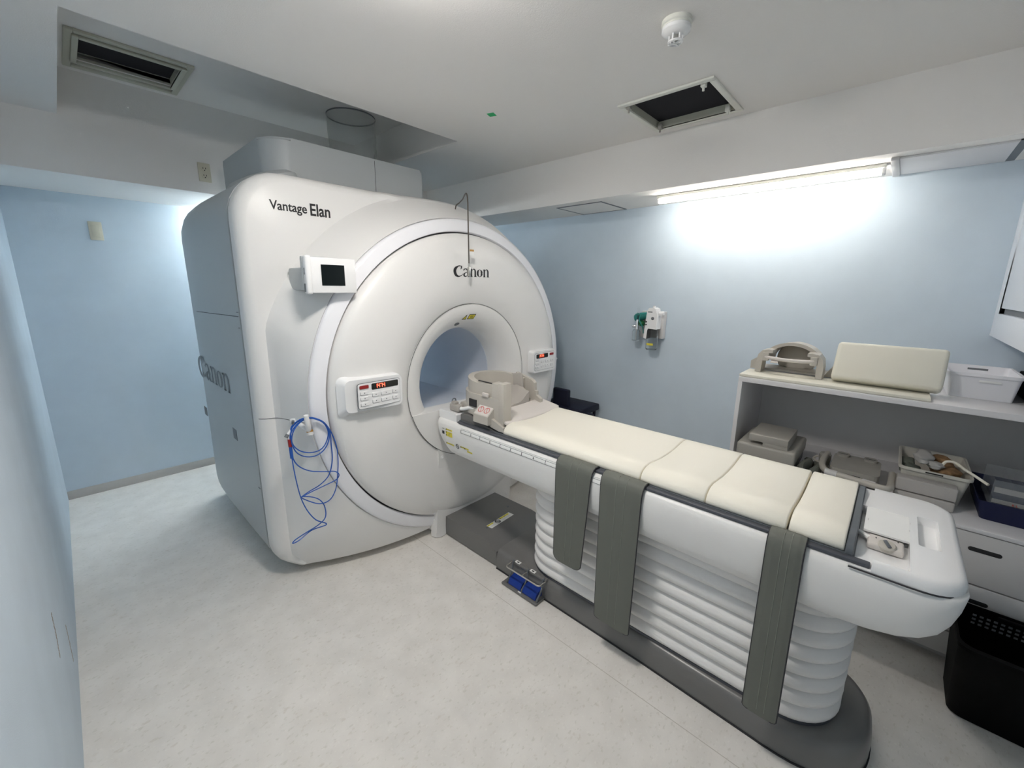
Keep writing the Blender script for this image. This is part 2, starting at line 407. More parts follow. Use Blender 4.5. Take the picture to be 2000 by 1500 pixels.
t = thing('ceiling_hatch', 'open square ceiling hatch with white frame and dangling clips beside smoke detector', 'hatch', (2.155, .92, ZC))
bm = bmesh.new()
for b in ((1.94, 1.967, .70, 1.14), (2.345, 2.372, .70, 1.14), (1.967, 2.345, .70, .727), (1.967, 2.345, 1.113, 1.14)):
    bxm(bm, *b, ZC - .010, ZC, bev=.003)
finish(bm, 'hatch_frame', 'trimw', t)
bm = bmesh.new(); duct_box(bm, HX0 + .004, HX1 - .004, HY0 + .004, HY1 - .004, ZC - .004, ZC + .030)
finish(bm, 'hatch_collar', 'olive', t)
box('dark_shaft', 'void', HX0 - .02, HX1 + .02, HY0 - .02, HY1 + .02, ZC + .030, ZC + .06, t)
for cx, cy, mk in ((1.985, .755, 'trimw'), (2.315, .755, 'trimw'), (1.985, 1.10, 'coild'), (2.325, 1.095, 'coild')):
    bm = bmesh.new()
    bxm(bm, cx - .012, cx + .012, cy - .010, cy + .010, ZC - .016, ZC + .012, bev=.002)
    cyl(bm, (cx, cy, ZC + .01), (cx, cy, ZC - .030), .005, n=10)
    finish(bm, 'clip', mk, t)

def shrink(bm):
    c = Vector((1.497, .676, ZC))
    for v in bm.verts: v.co = c + (v.co - c) * .78
t = thing('smoke_detector', 'round white smoke detector with open cage on the ceiling', 'smoke detector', (1.497, .676, ZC))
bm = bmesh.new()
lathe(bm, (1.497, .676, ZC), (0, 0, -1), [(0, 0), (.060, 0), (.061, .016), (.056, .020), (.055, .026)], 40)
shrink(bm); finish(bm, 'mounting_base', 'trimw', t)
bm = bmesh.new()
lathe(bm, (1.497, .676, ZC), (0, 0, -1), [(.050, .020), (.058, .028), (.058, .040), (.047, .050), (.028, .055), (0, .055)], 40)
shrink(bm); finish(bm, 'sensor_body', 'white2', t)
bm = bmesh.new()
for i in range(6):
    a = i * PI / 3
    bxm(bm, 1.497 + .024, 1.497 + .030, .676 - .003, .676 + .003, ZC - .078, ZC - .052, rot=Matrix.Rotation(a, 3, 'Z'), piv=(1.497, .676, ZC))
lathe(bm, (1.497, .676, ZC), (0, 0, -1), [(.031, .076), (.031, .080), (.024, .083), (.024, .076)], 32, closed=True)
bxm(bm, 1.467, 1.527, .673, .679, ZC - .083, ZC - .078); bxm(bm, 1.494, 1.500, .646, .706, ZC - .083, ZC - .078)
shrink(bm); finish(bm, 'cage', 'white2', t)
bm = bmesh.new(); lathe(bm, (1.497, .676, ZC), (0, 0, -1), [(.014, .052), (.014, .070), (.008, .076), (0, .076)], 20)
shrink(bm); finish(bm, 'sensor_tip', 'metal', t)

bm = bmesh.new(); bxm(bm, 1.604, 1.644, 1.652, 1.690, ZC - .0012, ZC, rot=Matrix.Rotation(.35, 3, 'Z'))
tag(finish(bm, 'green_tape', 'tape', smooth=False), 'small scrap of green tape stuck on the ceiling', 'tape')

def fluorescent(name, label, x, y0, y1, mk, along='y', group=None):
    xc = x if along == 'y' else (y0 + y1) / 2; yc = (y0 + y1) / 2 if along == 'y' else x
    t = thing(name, label, 'light fixture', (xc, yc, ZS), group)
    def T(a, b, c): return (a, b, c) if along == 'y' else (b, a, c)
    def bx_(bm, a0, a1, b0, b1, z0, z1, bev=0):
        p, q = T(a0, b0, 0), T(a1, b1, 0); bxm(bm, min(p[0], q[0]), max(p[0], q[0]), min(p[1], q[1]), max(p[1], q[1]), z0, z1, bev)
    bm = bmesh.new(); bx_(bm, x - .021, x + .021, y0, y1, ZS - .018, ZS, .003); finish(bm, 'fixture_body', 'trimw', t)
    for e in (y0, y1):
        s = 1 if e == y0 else -1
        bm = bmesh.new(); bx_(bm, x - .017, x + .017, e, e + s * .014, ZS - .046, ZS - .016, .004); finish(bm, 'lamp_holder', 'white2', t)
    bm = bmesh.new(); cyl(bm, T(x, y0 + .014, ZS - .033), T(x, y1 - .014, ZS - .033), .013, n=20)
    finish(bm, 'lamp_tube', mk, t)
    return t
fluorescent('fluorescent_light', 'long lit fluorescent tube under the beam on the right wall', 2.62, .143, 1.212, 'tube')
fluorescent('fluorescent_light', 'lit fluorescent tube hidden behind the scanner at the back wall', 3.93, .85, 1.90, 'tube2', along='x')

def round_lamp(x, y, label, r=.13):
    t = thing('ceiling_light', label, 'light fixture', (x, y, ZC))
    bm = bmesh.new(); lathe(bm, (x, y, ZC), (0, 0, -1), [(0, 0), (r + .02, 0), (r + .02, .02), (r, .022), (r, .012), (0, .012)], 40); finish(bm, 'lamp_base', 'trimw', t)
    bm = bmesh.new(); lathe(bm, (x, y, ZC), (0, 0, -1), [(r - .002, .014), (r - .004, .045), (r * .8, .06), (0, .066)], 40); finish(bm, 'diffuser', 'lamp', t)
round_lamp(.66, .93, 'round lit ceiling light just above the picture')

t = thing('access_panel', 'square access panel outlined in grey under the beam left of the tube light', 'panel', (2.712, 1.75, ZS))
bm = bmesh.new(); x0, x1, y0, y1, w = 2.534, 2.886, 1.565, 1.938, .012
for b in ((x0, x0 + w, y0, y1), (x1 - w, x1, y0, y1), (x0 + w, x1 - w, y0, y0 + w), (x0 + w, x1 - w, y1 - w, y1)): bxm(bm, *b, ZS - .003, ZS)
finish(bm, 'panel_frame', 'frame', t); box('panel_board', 'ceil', x0 + w, x1 - w, y0 + w, y1 - w, ZS - .002, ZS - .0002, t)
t = thing('access_panel', 'long white panel under the beam right of the tube light', 'panel', (2.70, -.06, ZS))
box('panel_board', 'cab', 2.535, 2.865, -.235, .100, ZS - .007, ZS, t, bev=.002)
box('end_trim', 'cabd', 2.515, 2.868, .100, .128, ZS - .014, ZS, t, bev=.003)
bm = bmesh.new(); bxm(bm, 2.523, 2.535, -.262, .100, ZS - .005, ZS); finish(bm, 'grey_strip', 'cabd', t)  # thin grey strip along the long edge of the panel
box('dark_end_trim', 'frame', 2.523, 2.868, -.262, -.235, ZS - .006, ZS, t)

# ------------------------------------------------------------------ things on the walls
t = thing('blank_wall_plate', 'blank ivory wall plate high on the blue back wall', 'wall plate', (.234, YB, 1.78))
box('cover_plate', 'plate', .200, .267, YB - .008, YB, 1.779, 1.899, t, bev=.003)
box('centre_insert', 'plate', .214, .253, YB - .010, YB - .006, 1.800, 1.878, t, bev=.0015)
t = thing('power_outlet', 'ivory double power outlet on the beam above scanner', 'power outlet', (.741, YS, 2.13))
box('cover_plate', 'plate', .708, .774, YS - .008, YS, 2.132, 2.244, t, bev=.003)
for zc in (2.166, 2.208):
    bm = bmesh.new(); lathe(bm, (.741, YS - .008, zc), (0, -1, 0), [(0, 0), (.0165, 0), (.0165, .003), (0, .003)], 24)
    s = finish(bm, 'socket_face', 'plate', t)
    bm = bmesh.new()
    for dx in (-.007, .007): bxm(bm, .741 + dx - .0015, .741 + dx + .0015, YS - .0118, YS - .0106, zc - .001, zc + .009)
    cyl(bm, (.741, YS - .0118, zc - .008), (.741, YS - .0106, zc - .008), .0035, n=12)
    finish(bm, 'socket_slots', 'blk', s)

# medical gas panel on the right wall
t = thing('gas_outlet_panel', 'grey medical gas outlet box on the right wall behind the suction unit', 'gas outlet', (2.86, 1.25, 1.15))
box('panel_box', 'cabd', 2.855, 2.90, 1.205, 1.375, 1.155, 1.345, t, bev=.004)
bm = bmesh.new(); cyl(bm, (2.855, 1.325, 1.262), (2.83, 1.325, 1.262), .020, n=20); finish(bm, 'gas_connector', 'blk', t)
bm = bmesh.new(); cyl(bm, (2.832, 1.325, 1.262), (2.822, 1.325, 1.262), .012, n=20); finish(bm, 'connector_tip', 'chrome', t)
su = thing('suction_unit', 'white suction regulator with clear collection jar on right wall', 'suction unit', (2.80, 1.27, 1.08))
bm = bmesh.new()
prism_x(bm, [(1.222, 1.225), (1.222, 1.32), (1.235, 1.365), (1.255, 1.375), (1.285, 1.370), (1.297, 1.35), (1.305, 1.25), (1.312, 1.16), (1.290, 1.155), (1.287, 1.215), (1.280, 1.228)], 2.775, 2.845)
bevel_all(bm, .006, 3); finish(bm, 'regulator_body', 'white2', su)
bm = bmesh.new(); cyl(bm, (2.81, 1.222, 1.335), (2.81, 1.195, 1.335), .016, n=24); cyl(bm, (2.81, 1.195, 1.335), (2.81, 1.190, 1.335), .016, .012, n=24); finish(bm, 'control_knob', 'white2', su)
bm = bmesh.new(); cyl(bm, (2.81, 1.262, 1.370), (2.81, 1.262, 1.385), .010, n=16); finish(bm, 'top_port', 'white2', su)
bm = bmesh.new(); bxm(bm, 2.7742, 2.7752, 1.258, 1.290, 1.340, 1.347); finish(bm, 'printed_mark', 'ink', su)
bm = bmesh.new(); lathe(bm, (2.7752, 1.253, 1.300), (-1, 0, 0), [(0, 0), (.011, 0), (.011, .002), (0, .003)], 24); finish(bm, 'pressure_gauge', 'ink', su)
for zc in (1.255, 1.275):
    bm = bmesh.new(); cyl(bm, (2.776, 1.297, zc), (2.771, 1.297, zc), .005, n=12); finish(bm, 'side_button', 'blk', su)
bm = bmesh.new(); lathe(bm, (2.81, 1.262, 1.078), (0, 0, 1), [(0, 0), (.034, 0), (.040, .008), (.041, .14), (.038, .145), (.038, .142), (.039, .138), (.038, .010), (.032, .004), (0, .004)], 32)
jar = finish(bm, 'collection_jar', 'glass', su)
bm = bmesh.new()
for i in range(9):
    a = PI + (i - 4) * .13; b = a + .13
    vs = [bm.verts.new((2.81 + .0418 * math.cos(q), 1.262 + .0418 * math.sin(q), z)) for q, z in ((a, 1.112), (b, 1.112), (b, 1.127), (a, 1.127))]
    bm.faces.new(vs)
finish(bm, 'yellow_label', 'yellow', jar)
fm = thing('oxygen_flowmeter', 'chrome oxygen flowmeter with glass humidifier bottle left of suction unit', 'flowmeter', (2.80, 1.385, 1.12))
bm = bmesh.new(); cyl(bm, (2.805, 1.375, 1.285), (2.805, 1.375, 1.375), .008, n=16); finish(bm, 'flow_tube', 'glass', fm)
bm = bmesh.new(); cyl(bm, (2.805, 1.377, 1.215), (2.805, 1.377, 1.285), .014, .010, n=20); cyl(bm, (2.805, 1.377, 1.262), (2.855, 1.345, 1.262), .009, n=16); cyl(bm, (2.805, 1.395, 1.235), (2.79, 1.41, 1.235), .010, n=16)
finish(bm, 'valve_body', 'chrome', fm)
bm = bmesh.new(); lathe(bm, (2.81, 1.345, 1.245), (-.3, 0, 1), [(0, 0), (.018, 0), (.020, .02), (.014, .03), (0, .03)], 20); finish(bm, 'green_cap', 'dgreen', fm)
bm = bmesh.new(); lathe(bm, (2.805, 1.382, 1.130), (0, 0, 1), [(0, 0), (.024, 0), (.027, .006), (.027, .072), (.016, .086), (.014, .086), (.025, .07), (.025, .008), (0, .003)], 28); finish(bm, 'humidifier_bottle', 'glass', fm)
bm = bmesh.new(); cyl(bm, (2.805, 1.382, 1.138), (2.805, 1.382, 1.215), .003, n=8); finish(bm, 'dip_tube', 'metal', fm)
bm = bmesh.new()
lathe(bm, (2.83, 1.42, 1.290), (0.15, -1, .28), [(0, 0), (.020, .004), (.030, .02), (.030, .05), (.022, .10), (.016, .14), (.006, .155), (0, .155)], 20)
for v in bm.verts: v.co.x = 2.845 + (v.co.x - 2.845) * .8
tube(bm, catmull([(2.80, 1.30, 1.335), (2.78, 1.345, 1.32), (2.78, 1.352, 1.28), (2.79, 1.33, 1.235), (2.80, 1.325, 1.19)], 6), .004, 8)
tag(finish(bm, 'breathing_bag', 'green'), 'soft green breathing bag tucked behind the flowmeter on right wall', 'breathing bag')

# wall cabinet at the right edge of the picture
t = thing('wall_cabinet', 'white wall cabinet with recessed door at the right edge', 'cabinet', (2.45, -.52, 1.309))
box('cabinet_body', 'wcab', 1.95, 2.90, -.72, -.338, 1.309, 2.06, t, bev=.002)
bm = bmesh.new()
for b in ((2.808, 2.90, 1.309, 2.06), (1.95, 2.04, 1.309, 2.06)): bxm(bm, b[0], b[1], -.338, -.320, b[2], b[3], bev=.0015)
bxm(bm, 2.04, 2.808, -.338, -.320, 1.309, 1.412, bev=.0015)
finish(bm, 'face_frame', 'wcab', t)
box('shadow_gap', 'ink', 2.04, 2.808, -.3385, -.336, 1.412, 1.436, t)
box('cabinet_door', 'wcab', 2.046, 2.800, -.338, -.324, 1.436, 2.05, t, bev=.002)

# ================================================================== THE SCANNER
CX, CZ = 1.62, 0.95
S = thing('mri_scanner', 'large white magnetic resonance scanner with round bore and couch in front', 'mri scanner', (CX, 2.6, 0))
NT = 192
def outline(a):
    # distance from the bore axis to the edge of the cover in direction a (front view)
    c, s = math.cos(a), math.sin(a); best = None
    def hit(x, z):
        dx, dz = x - CX, z - CZ
        if dx > 0 and dz > 0: return math.hypot(dx, dz) <= 1.045
        if dx > 0:
            if dx > 1.045 or z < 0.03: return False
            ex, ez = 1.045 - dx, z - .03
            if ex < .22 and ez < .22: return math.hypot(.22 - ex, .22 - ez) <= .22
            return True
        if x < .55 or z > 1.995 or z < .03: return False
        for rr, zz in ((.21, 1.995 - z), (.17, z - .03)):
            ex = x - .55
            if ex < rr and zz < rr: return math.hypot(rr - ex, rr - zz) <= rr
        return True
    lo, hi = .5, 2.0
    for _ in range(40):
        m = (lo + hi) / 2
        if hit(CX + c * m, CZ + s * m): lo = m
        else: hi = m
    return lo
def crease(a):
    c, s = math.cos(a), math.sin(a)
    lim = 1.045 if s > 0 else 1.27
    if abs(c) > 1e-3: lim = min(lim, .985 / abs(c)) if s < 0 or c < 0 else lim
    return lim
ANG = []
for i in range(NT): ANG.append(2 * PI * i / NT)
OUT = [outline(a) for a in ANG]; CRE = [crease(a) for a in ANG]
YFACE = 2.12
def ring_at(fr, fy):
    return [Vector((CX + math.cos(a) * fr(k), fy(k), CZ + math.sin(a) * fr(k))) for k, a in enumerate(ANG)]
def ycone(k, r):
    t = (r - .925) / max(CRE[k] - .925, .02); t = max(0, min(1, t))
    s = math.sin(ANG[k])
    e = 1.0 + (.5 if s < -.3 else 0)
    return 1.905 + (YFACE - .03 - 1.905) * t ** e
rings = []
rings.append(ring_at(lambda k: .852, lambda k: 2.02))
rings.append(ring_at(lambda k: .852, lambda k: 1.880))
rings.append(ring_at(lambda k: .856, lambda k: 1.872))
ringA = list(rings)
cov = []
cov.append(ring_at(lambda k: .9225, lambda k: 1.93))
cov.append(ring_at(lambda k: .9235, lambda k: 1.908))
cov.append(ring_at(lambda k: .927, lambda k: 1.904))
for q in (.15, .3, .45, .6, .75, .88, .97, 1.0):
    cov.append(ring_at(lambda k: min(.927 + (CRE[k] - .927) * q, OUT[k] - .03), lambda k: ycone(k, min(.927 + (CRE[k] - .927) * q, OUT[k] - .03))))
def rc(k): return min(CRE[k], OUT[k] - .03)
def yc(k): return ycone(k, rc(k))
cov.append(ring_at(lambda k: min(rc(k) + .018, OUT[k] - .028), lambda k: YFACE if OUT[k] - rc(k) > .06 else yc(k) + .004))
def yo(k): return YFACE if OUT[k] - rc(k) > .06 else yc(k) + .006
cov.append(ring_at(lambda k: max(rc(k) + .018, OUT[k] - .055) if OUT[k] - rc(k) > .08 else OUT[k] - .026, lambda k: yo(k)))
cov.append(ring_at(lambda k: OUT[k] - .030 if OUT[k] - rc(k) > .08 else OUT[k] - .018, lambda k: yo(k) + .010))
cov.append(ring_at(lambda k: OUT[k] - .010, lambda k: yo(k) + .030))
cov.append(ring_at(lambda k: OUT[k] - .001, lambda k: yo(k) + .055))
cov.append(ring_at(lambda k: OUT[k], lambda k: max(yo(k) + .09, 2.205)))
cov.append(ring_at(lambda k: OUT[k] - .012, lambda k: 2.209))
cov.append(ring_at(lambda k: .9225, lambda k: 2.209))
bm = bmesh.new(); loft(bm, cov, cap=False)
finish(bm, 'front_cover', 'white', S, ang=40)
# thin dark parting lines on the front cover
bm = bmesh.new()
def strip_on(bm, k0, k1, f): pass
def seam(pts, r=.0011, name='parting_line', m='gap', parent=S):
    bm = bmesh.new(); tube(bm, pts, r, 6); return finish(bm, name, m, parent)
def ysurf(x, z):
    r = math.hypot(x - CX, z - CZ); a = math.atan2(z - CZ, x - CX); c = crease(a); o = outline(a)
    k = min(range(NT), key=lambda i: abs(math.atan2(math.sin(ANG[i] - a), math.cos(ANG[i] - a))))
    if r <= c: return ycone(k, r)
    if r <= c + .018: return ycone(k, c) + (YFACE - ycone(k, c)) * (r - c) / .018
    if r <= o - .030: return YFACE + .010 * max(0, (r - (o - .055)) / .025)
    if r <= o - .010: return YFACE + .010 + .020 * (r - o + .030) / .020
    return YFACE + .030 + .055 * (r - o + .010) / .010
seam([(x, ysurf(x, CZ - .075) - .0006, CZ - .075) for x in (.6965, .685, .672, .660, .648, .637, .630, .622, .610, .595, .582, .575, .566, .560, .5555, .5515)], .0013)
# bright ring round the disc
ra = ring_at(lambda k: .852, lambda k: 2.02), ring_at(lambda k: .852, lambda k: 1.884), ring_at(lambda k: .856, lambda k: 1.878), ring_at(lambda k: .905, lambda k: 1.886), ring_at(lambda k: .919, lambda k: 1.893), ring_at(lambda k: .9215, lambda k: 1.90), ring_at(lambda k: .9215, lambda k: 2.02)
bm = bmesh.new(); loft(bm, ra, cap=False); finish(bm, 'trim_ring', 'ring', S, ang=50)
# disc with its groove
bm = bmesh.new()
lathe(bm, (CX, 0, CZ), (0, 1, 0), [(.455, 1.88), (.455, 1.838), (.458, 1.8352), (.60, 1.832), (.72, 1.833), (.77, 1.838), (.81, 1.850), (.835, 1.866), (.843, 1.880), (.844, 1.90), (.844, 2.02)], 160)
disc = finish(bm, 'front_disc', 'white', S, ang=50)
bm = bmesh.new(); lathe(bm, (CX, 0, CZ), (0, 1, 0), [(.844, 1.905), (.853, 1.905)], 128); finish(bm, 'disc_groove', 'gap', S)
# funnel and bore
bm = bmesh.new()
pf = [(.4525, 1.88), (.4525, 1.840), (.449, 1.8365)]
for i in range(13):
    a = PI / 2 * i / 12
    pf.append((.305 + .142 * (1 - math.sin(a)), 1.8365 + .150 * (1 - math.cos(a))))
pf.append((.305, 2.02))
lathe(bm, (CX, 0, CZ), (0, 1, 0), pf, 128); funnel = finish(bm, 'bore_funnel', 'white', S, ang=50)
bm = bmesh.new()
lathe(bm, (CX, 0, CZ), (0, 1, 0), [(.3065, 2.021), (.304, 2.023), (.304, 2.60), (.304, 3.30), (.36, 3.44), (.42, 3.46)], 96); bore = finish(bm, 'bore_liner', 'bore', S)
for x in (1.50, 1.74):
    box('couch_guide_rail', 'side', x - .018, x + .018, 2.03, 3.40, CZ - .292, CZ - .262, S, bev=.004)
bm = bmesh.new(); cyl(bm, (1.62, 2.4, CZ + .30), (1.62, 2.4, CZ + .285), .03, n=20)
finish(bm, 'bore_lamp', 'white2', bore)
# rear body with side panels
rb = []
YR = 3.46
def rr_(o, y): return ring_at(lambda k: OUT[k] + o, lambda k: y)
rb = [ring_at(lambda k: .925, lambda k: 2.228), rr_(-.014, 2.228), rr_(0, 2.231), rr_(0.002, 2.6), rr_(.002, 3.0), rr_(-.004, 3.22), rr_(-.022, 3.34), rr_(-.06, 3.42), rr_(-.11, YR), ring_at(lambda k: .55, lambda k: YR), ring_at(lambda k: .42, lambda k: YR)]
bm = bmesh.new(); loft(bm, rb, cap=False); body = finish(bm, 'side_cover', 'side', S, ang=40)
seam([(.5474, 2.24, 1.352), (.5474, 3.10, 1.335)], .0015, parent=body)
seam([(.5476, 2.232, 1.372), (.5476, 2.26, 1.371)], .0012, parent=body); seam([(.5476, 2.232, 1.30), (.5476, 2.26, 1.298)], .0012, parent=body)
seam([(.5476, 2.232, .49), (.5476, 2.26, .49)], .0012, parent=body)
for y, z, h in ((3.26, .685, .035), (2.585, .699, .038)):
    box('side_vent', 'ink', .5466, .5485, y - .035, y + .035, z - h, z + h * .6, body)
canon('side_logo', (.5470, 3.275, .925), .72, (0, -1, 0), (0, 0, 1), 'logog', body, d=.0006, sy=.80)
bm = bmesh.new(); loft(bm, [ring_at(lambda k: OUT[k] - .005, lambda k: 2.206), ring_at(lambda k: OUT[k] - .005, lambda k: 2.2275)], cap=False); finish(bm, 'cover_joint', 'gap', S)
# lump at the top left where the side panel meets the upper cover
bm = bmesh.new()
lathe(bm, (.80, 2.52, 1.985), (-.35, 0, 1), [(.16, -.04), (.155, .030), (.13, .050), (.07, .062), (0, .064)], 32)
for v in bm.verts: v.co.y = 2.52 + (v.co.y - 2.52) * 1.7
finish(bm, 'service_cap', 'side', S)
# upper cover box
bm = bmesh.new()
prism_z(bm, rrect(.80, 1.735, 2.42, 3.24, [.12, .03, .03, .06], 8), 1.955, 2.232); 
es = [e for e in bm.edges if all(abs(v.co.z - 2.232) < 1e-4 for v in e.verts)]
bmesh.ops.bevel(bm, geom=es, offset=.014, segments=3, affect='EDGES')
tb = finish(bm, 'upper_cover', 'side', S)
seam([(1.385, 2.4195, 1.96), (1.385, 2.4195, 2.220), (1.385, 2.426, 2.2325), (1.385, 3.2, 2.2325)], .0011, parent=tb)

# docking block under the bore
bm = bmesh.new()
pts = [(CX + .4515 * math.cos(a), CZ + .4515 * math.sin(a)) for a in [math.radians(d) for d in range(197, 344, 3)]]
prism_y(bm, pts, 1.827, 1.925)
finish(bm, 'funnel_floor', 'white', S)
bm = bmesh.new(); prism_y(bm, [(CX + .303 * math.cos(math.radians(d)), CZ + .303 * math.sin(math.radians(d))) for d in range(219, 322, 3)], 1.925, 3.35)
finish(bm, 'bore_floor', 'bore', S)
bm = bmesh.new(); lathe(bm, (1.262, 1.93, CZ - .132), (0, 0, 1), [(.014, .001), (.012, .003), (.008, -.001), (0, -.001)], 20); finish(bm, 'fixing_screw', 'ink', S)
bm = bmesh.new()
Pl = [(1.345, .035), (1.350, .30), (1.354, .585), (1.40, .562), (1.46, .533), (1.54, .510), (1.62, .5025), (1.70, .510), (1.78, .533), (1.87, .585), (1.95, .66), (1.985, .66), (1.985, .035), (1.96, .004), (1.37, .004)]
prism(bm, Pl, lambda a, b: Vector((a, 1.8255 + max(0, .60 - b) * .055, b)), lambda a, b: Vector((a, 2.0, b))); bevel_all(bm, .004, 2, 50)
dock = finish(bm, 'docking_pillar', 'white', S)
bm = bmesh.new()
prism_z(bm, [(1.335, 1.90), (1.345, 1.862), (1.375, 1.848), (1.425, 1.854), (1.435, 1.90)], .004, .12)
for v in bm.verts:
    if v.co.z > .1: v.co.y = max(v.co.y, 1.862)
finish(bm, 'pillar_foot', 'white', dock)
for x, z in ((1.378, .528), (1.455, .07), (1.955, .07)):
    bm = bmesh.new(); lathe(bm, (x, 1.8255 + (.60 - z) * .055 + .0005, z), (0, -1, 0), [(.010, 0), (.010, .0025), (.007, .003), (.006, .0015), (0, .0015)], 20); finish(bm, 'cap_screw', 'white2', dock)
# circle line of the funnel carried round over the docking block
seam([(CX + .4535 * math.cos(math.radians(d)), 1.8325 if d < 197 else 1.8262, CZ + .4535 * math.sin(math.radians(d))) for d in range(90, 270, 3)], .0013, name='funnel_line')
seam([(CX + .4535 * math.cos(math.radians(d)), 1.8345, CZ + .4535 * math.sin(math.radians(d))) for d in range(-20, 91, 3)], .0009, name='funnel_line', m='ink')

# writing and stickers
text_mesh('model_name', 'Vantage', .0565, (.692, YFACE - .0006, 1.828), (1, 0, 0), (0, 0, 1), 'blk', S, sx=.88, off=.0008)
text_mesh('model_name', 'Elan', .076, (.862, YFACE - .0006, 1.822), (1, 0, 0), (0, 0, 1), 'blk', S, sx=.80, off=.0014)
canon('disc_logo', (1.489, 1.8318, 1.556), .272, (1, 0, 0), (0, 0, 1), 'blk', disc, d=.0008, sy=.94)
bm = bmesh.new()
def fun_y(r): # depth of the funnel lip at radius r
    s = 1 - (r - .305) / .142; a = math.asin(max(0, min(1, s))); return 1.8365 + .150 * (1 - math.cos(a))
def onfun(x, z, d=.0012):
    r = math.hypot(x - CX, z - CZ); return Vector((x, fun_y(r) - d, z))
def patch(bm, pts, f, mi=0):
    vs = [bm.verts.new(f(*p)) for p in pts]; fc = bm.faces.new(vs); fc.material_index = mi
patch(bm, [(1.567, 1.312), (1.602, 1.312), (1.600, 1.342)], onfun, 0)
patch(bm, [(1.6095, 1.313), (1.659, 1.313), (1.668, 1.342), (1.618, 1.342)], onfun, 0)
patch(bm, [(1.575, 1.3155), (1.598, 1.3155), (1.5965, 1.334)], lambda a, b: onfun(a, b, .0016), 1)
patch(bm, [(1.6145, 1.3165), (1.656, 1.3165), (1.6625, 1.3385), (1.621, 1.3385)], lambda a, b: onfun(a, b, .0016), 1)
patch(bm, [(1.588, 1.3175), (1.5915, 1.3175), (1.591, 1.328)], lambda a, b: onfun(a, b, .002), 0)
for i in range(3): patch(bm, [(1.626, 1.321 + .005 * i), (1.651, 1.321 + .005 * i), (1.652, 1.323 + .005 * i), (1.627, 1.323 + .005 * i)], lambda a, b: onfun(a, b, .002), 0)
finish(bm, 'warning_stickers', ['blk', 'yellow'], S, smooth=False)
# small eye opening in the lip
bm = bmesh.new()
patch(bm, [(1.548 + .022 * math.cos(t), 1.286 + .010 * math.sin(t)) for t in [2 * PI * i / 16 for i in range(16)]], lambda a, b: onfun(a, b, .001))
finish(bm, 'laser_window', 'ink', S)

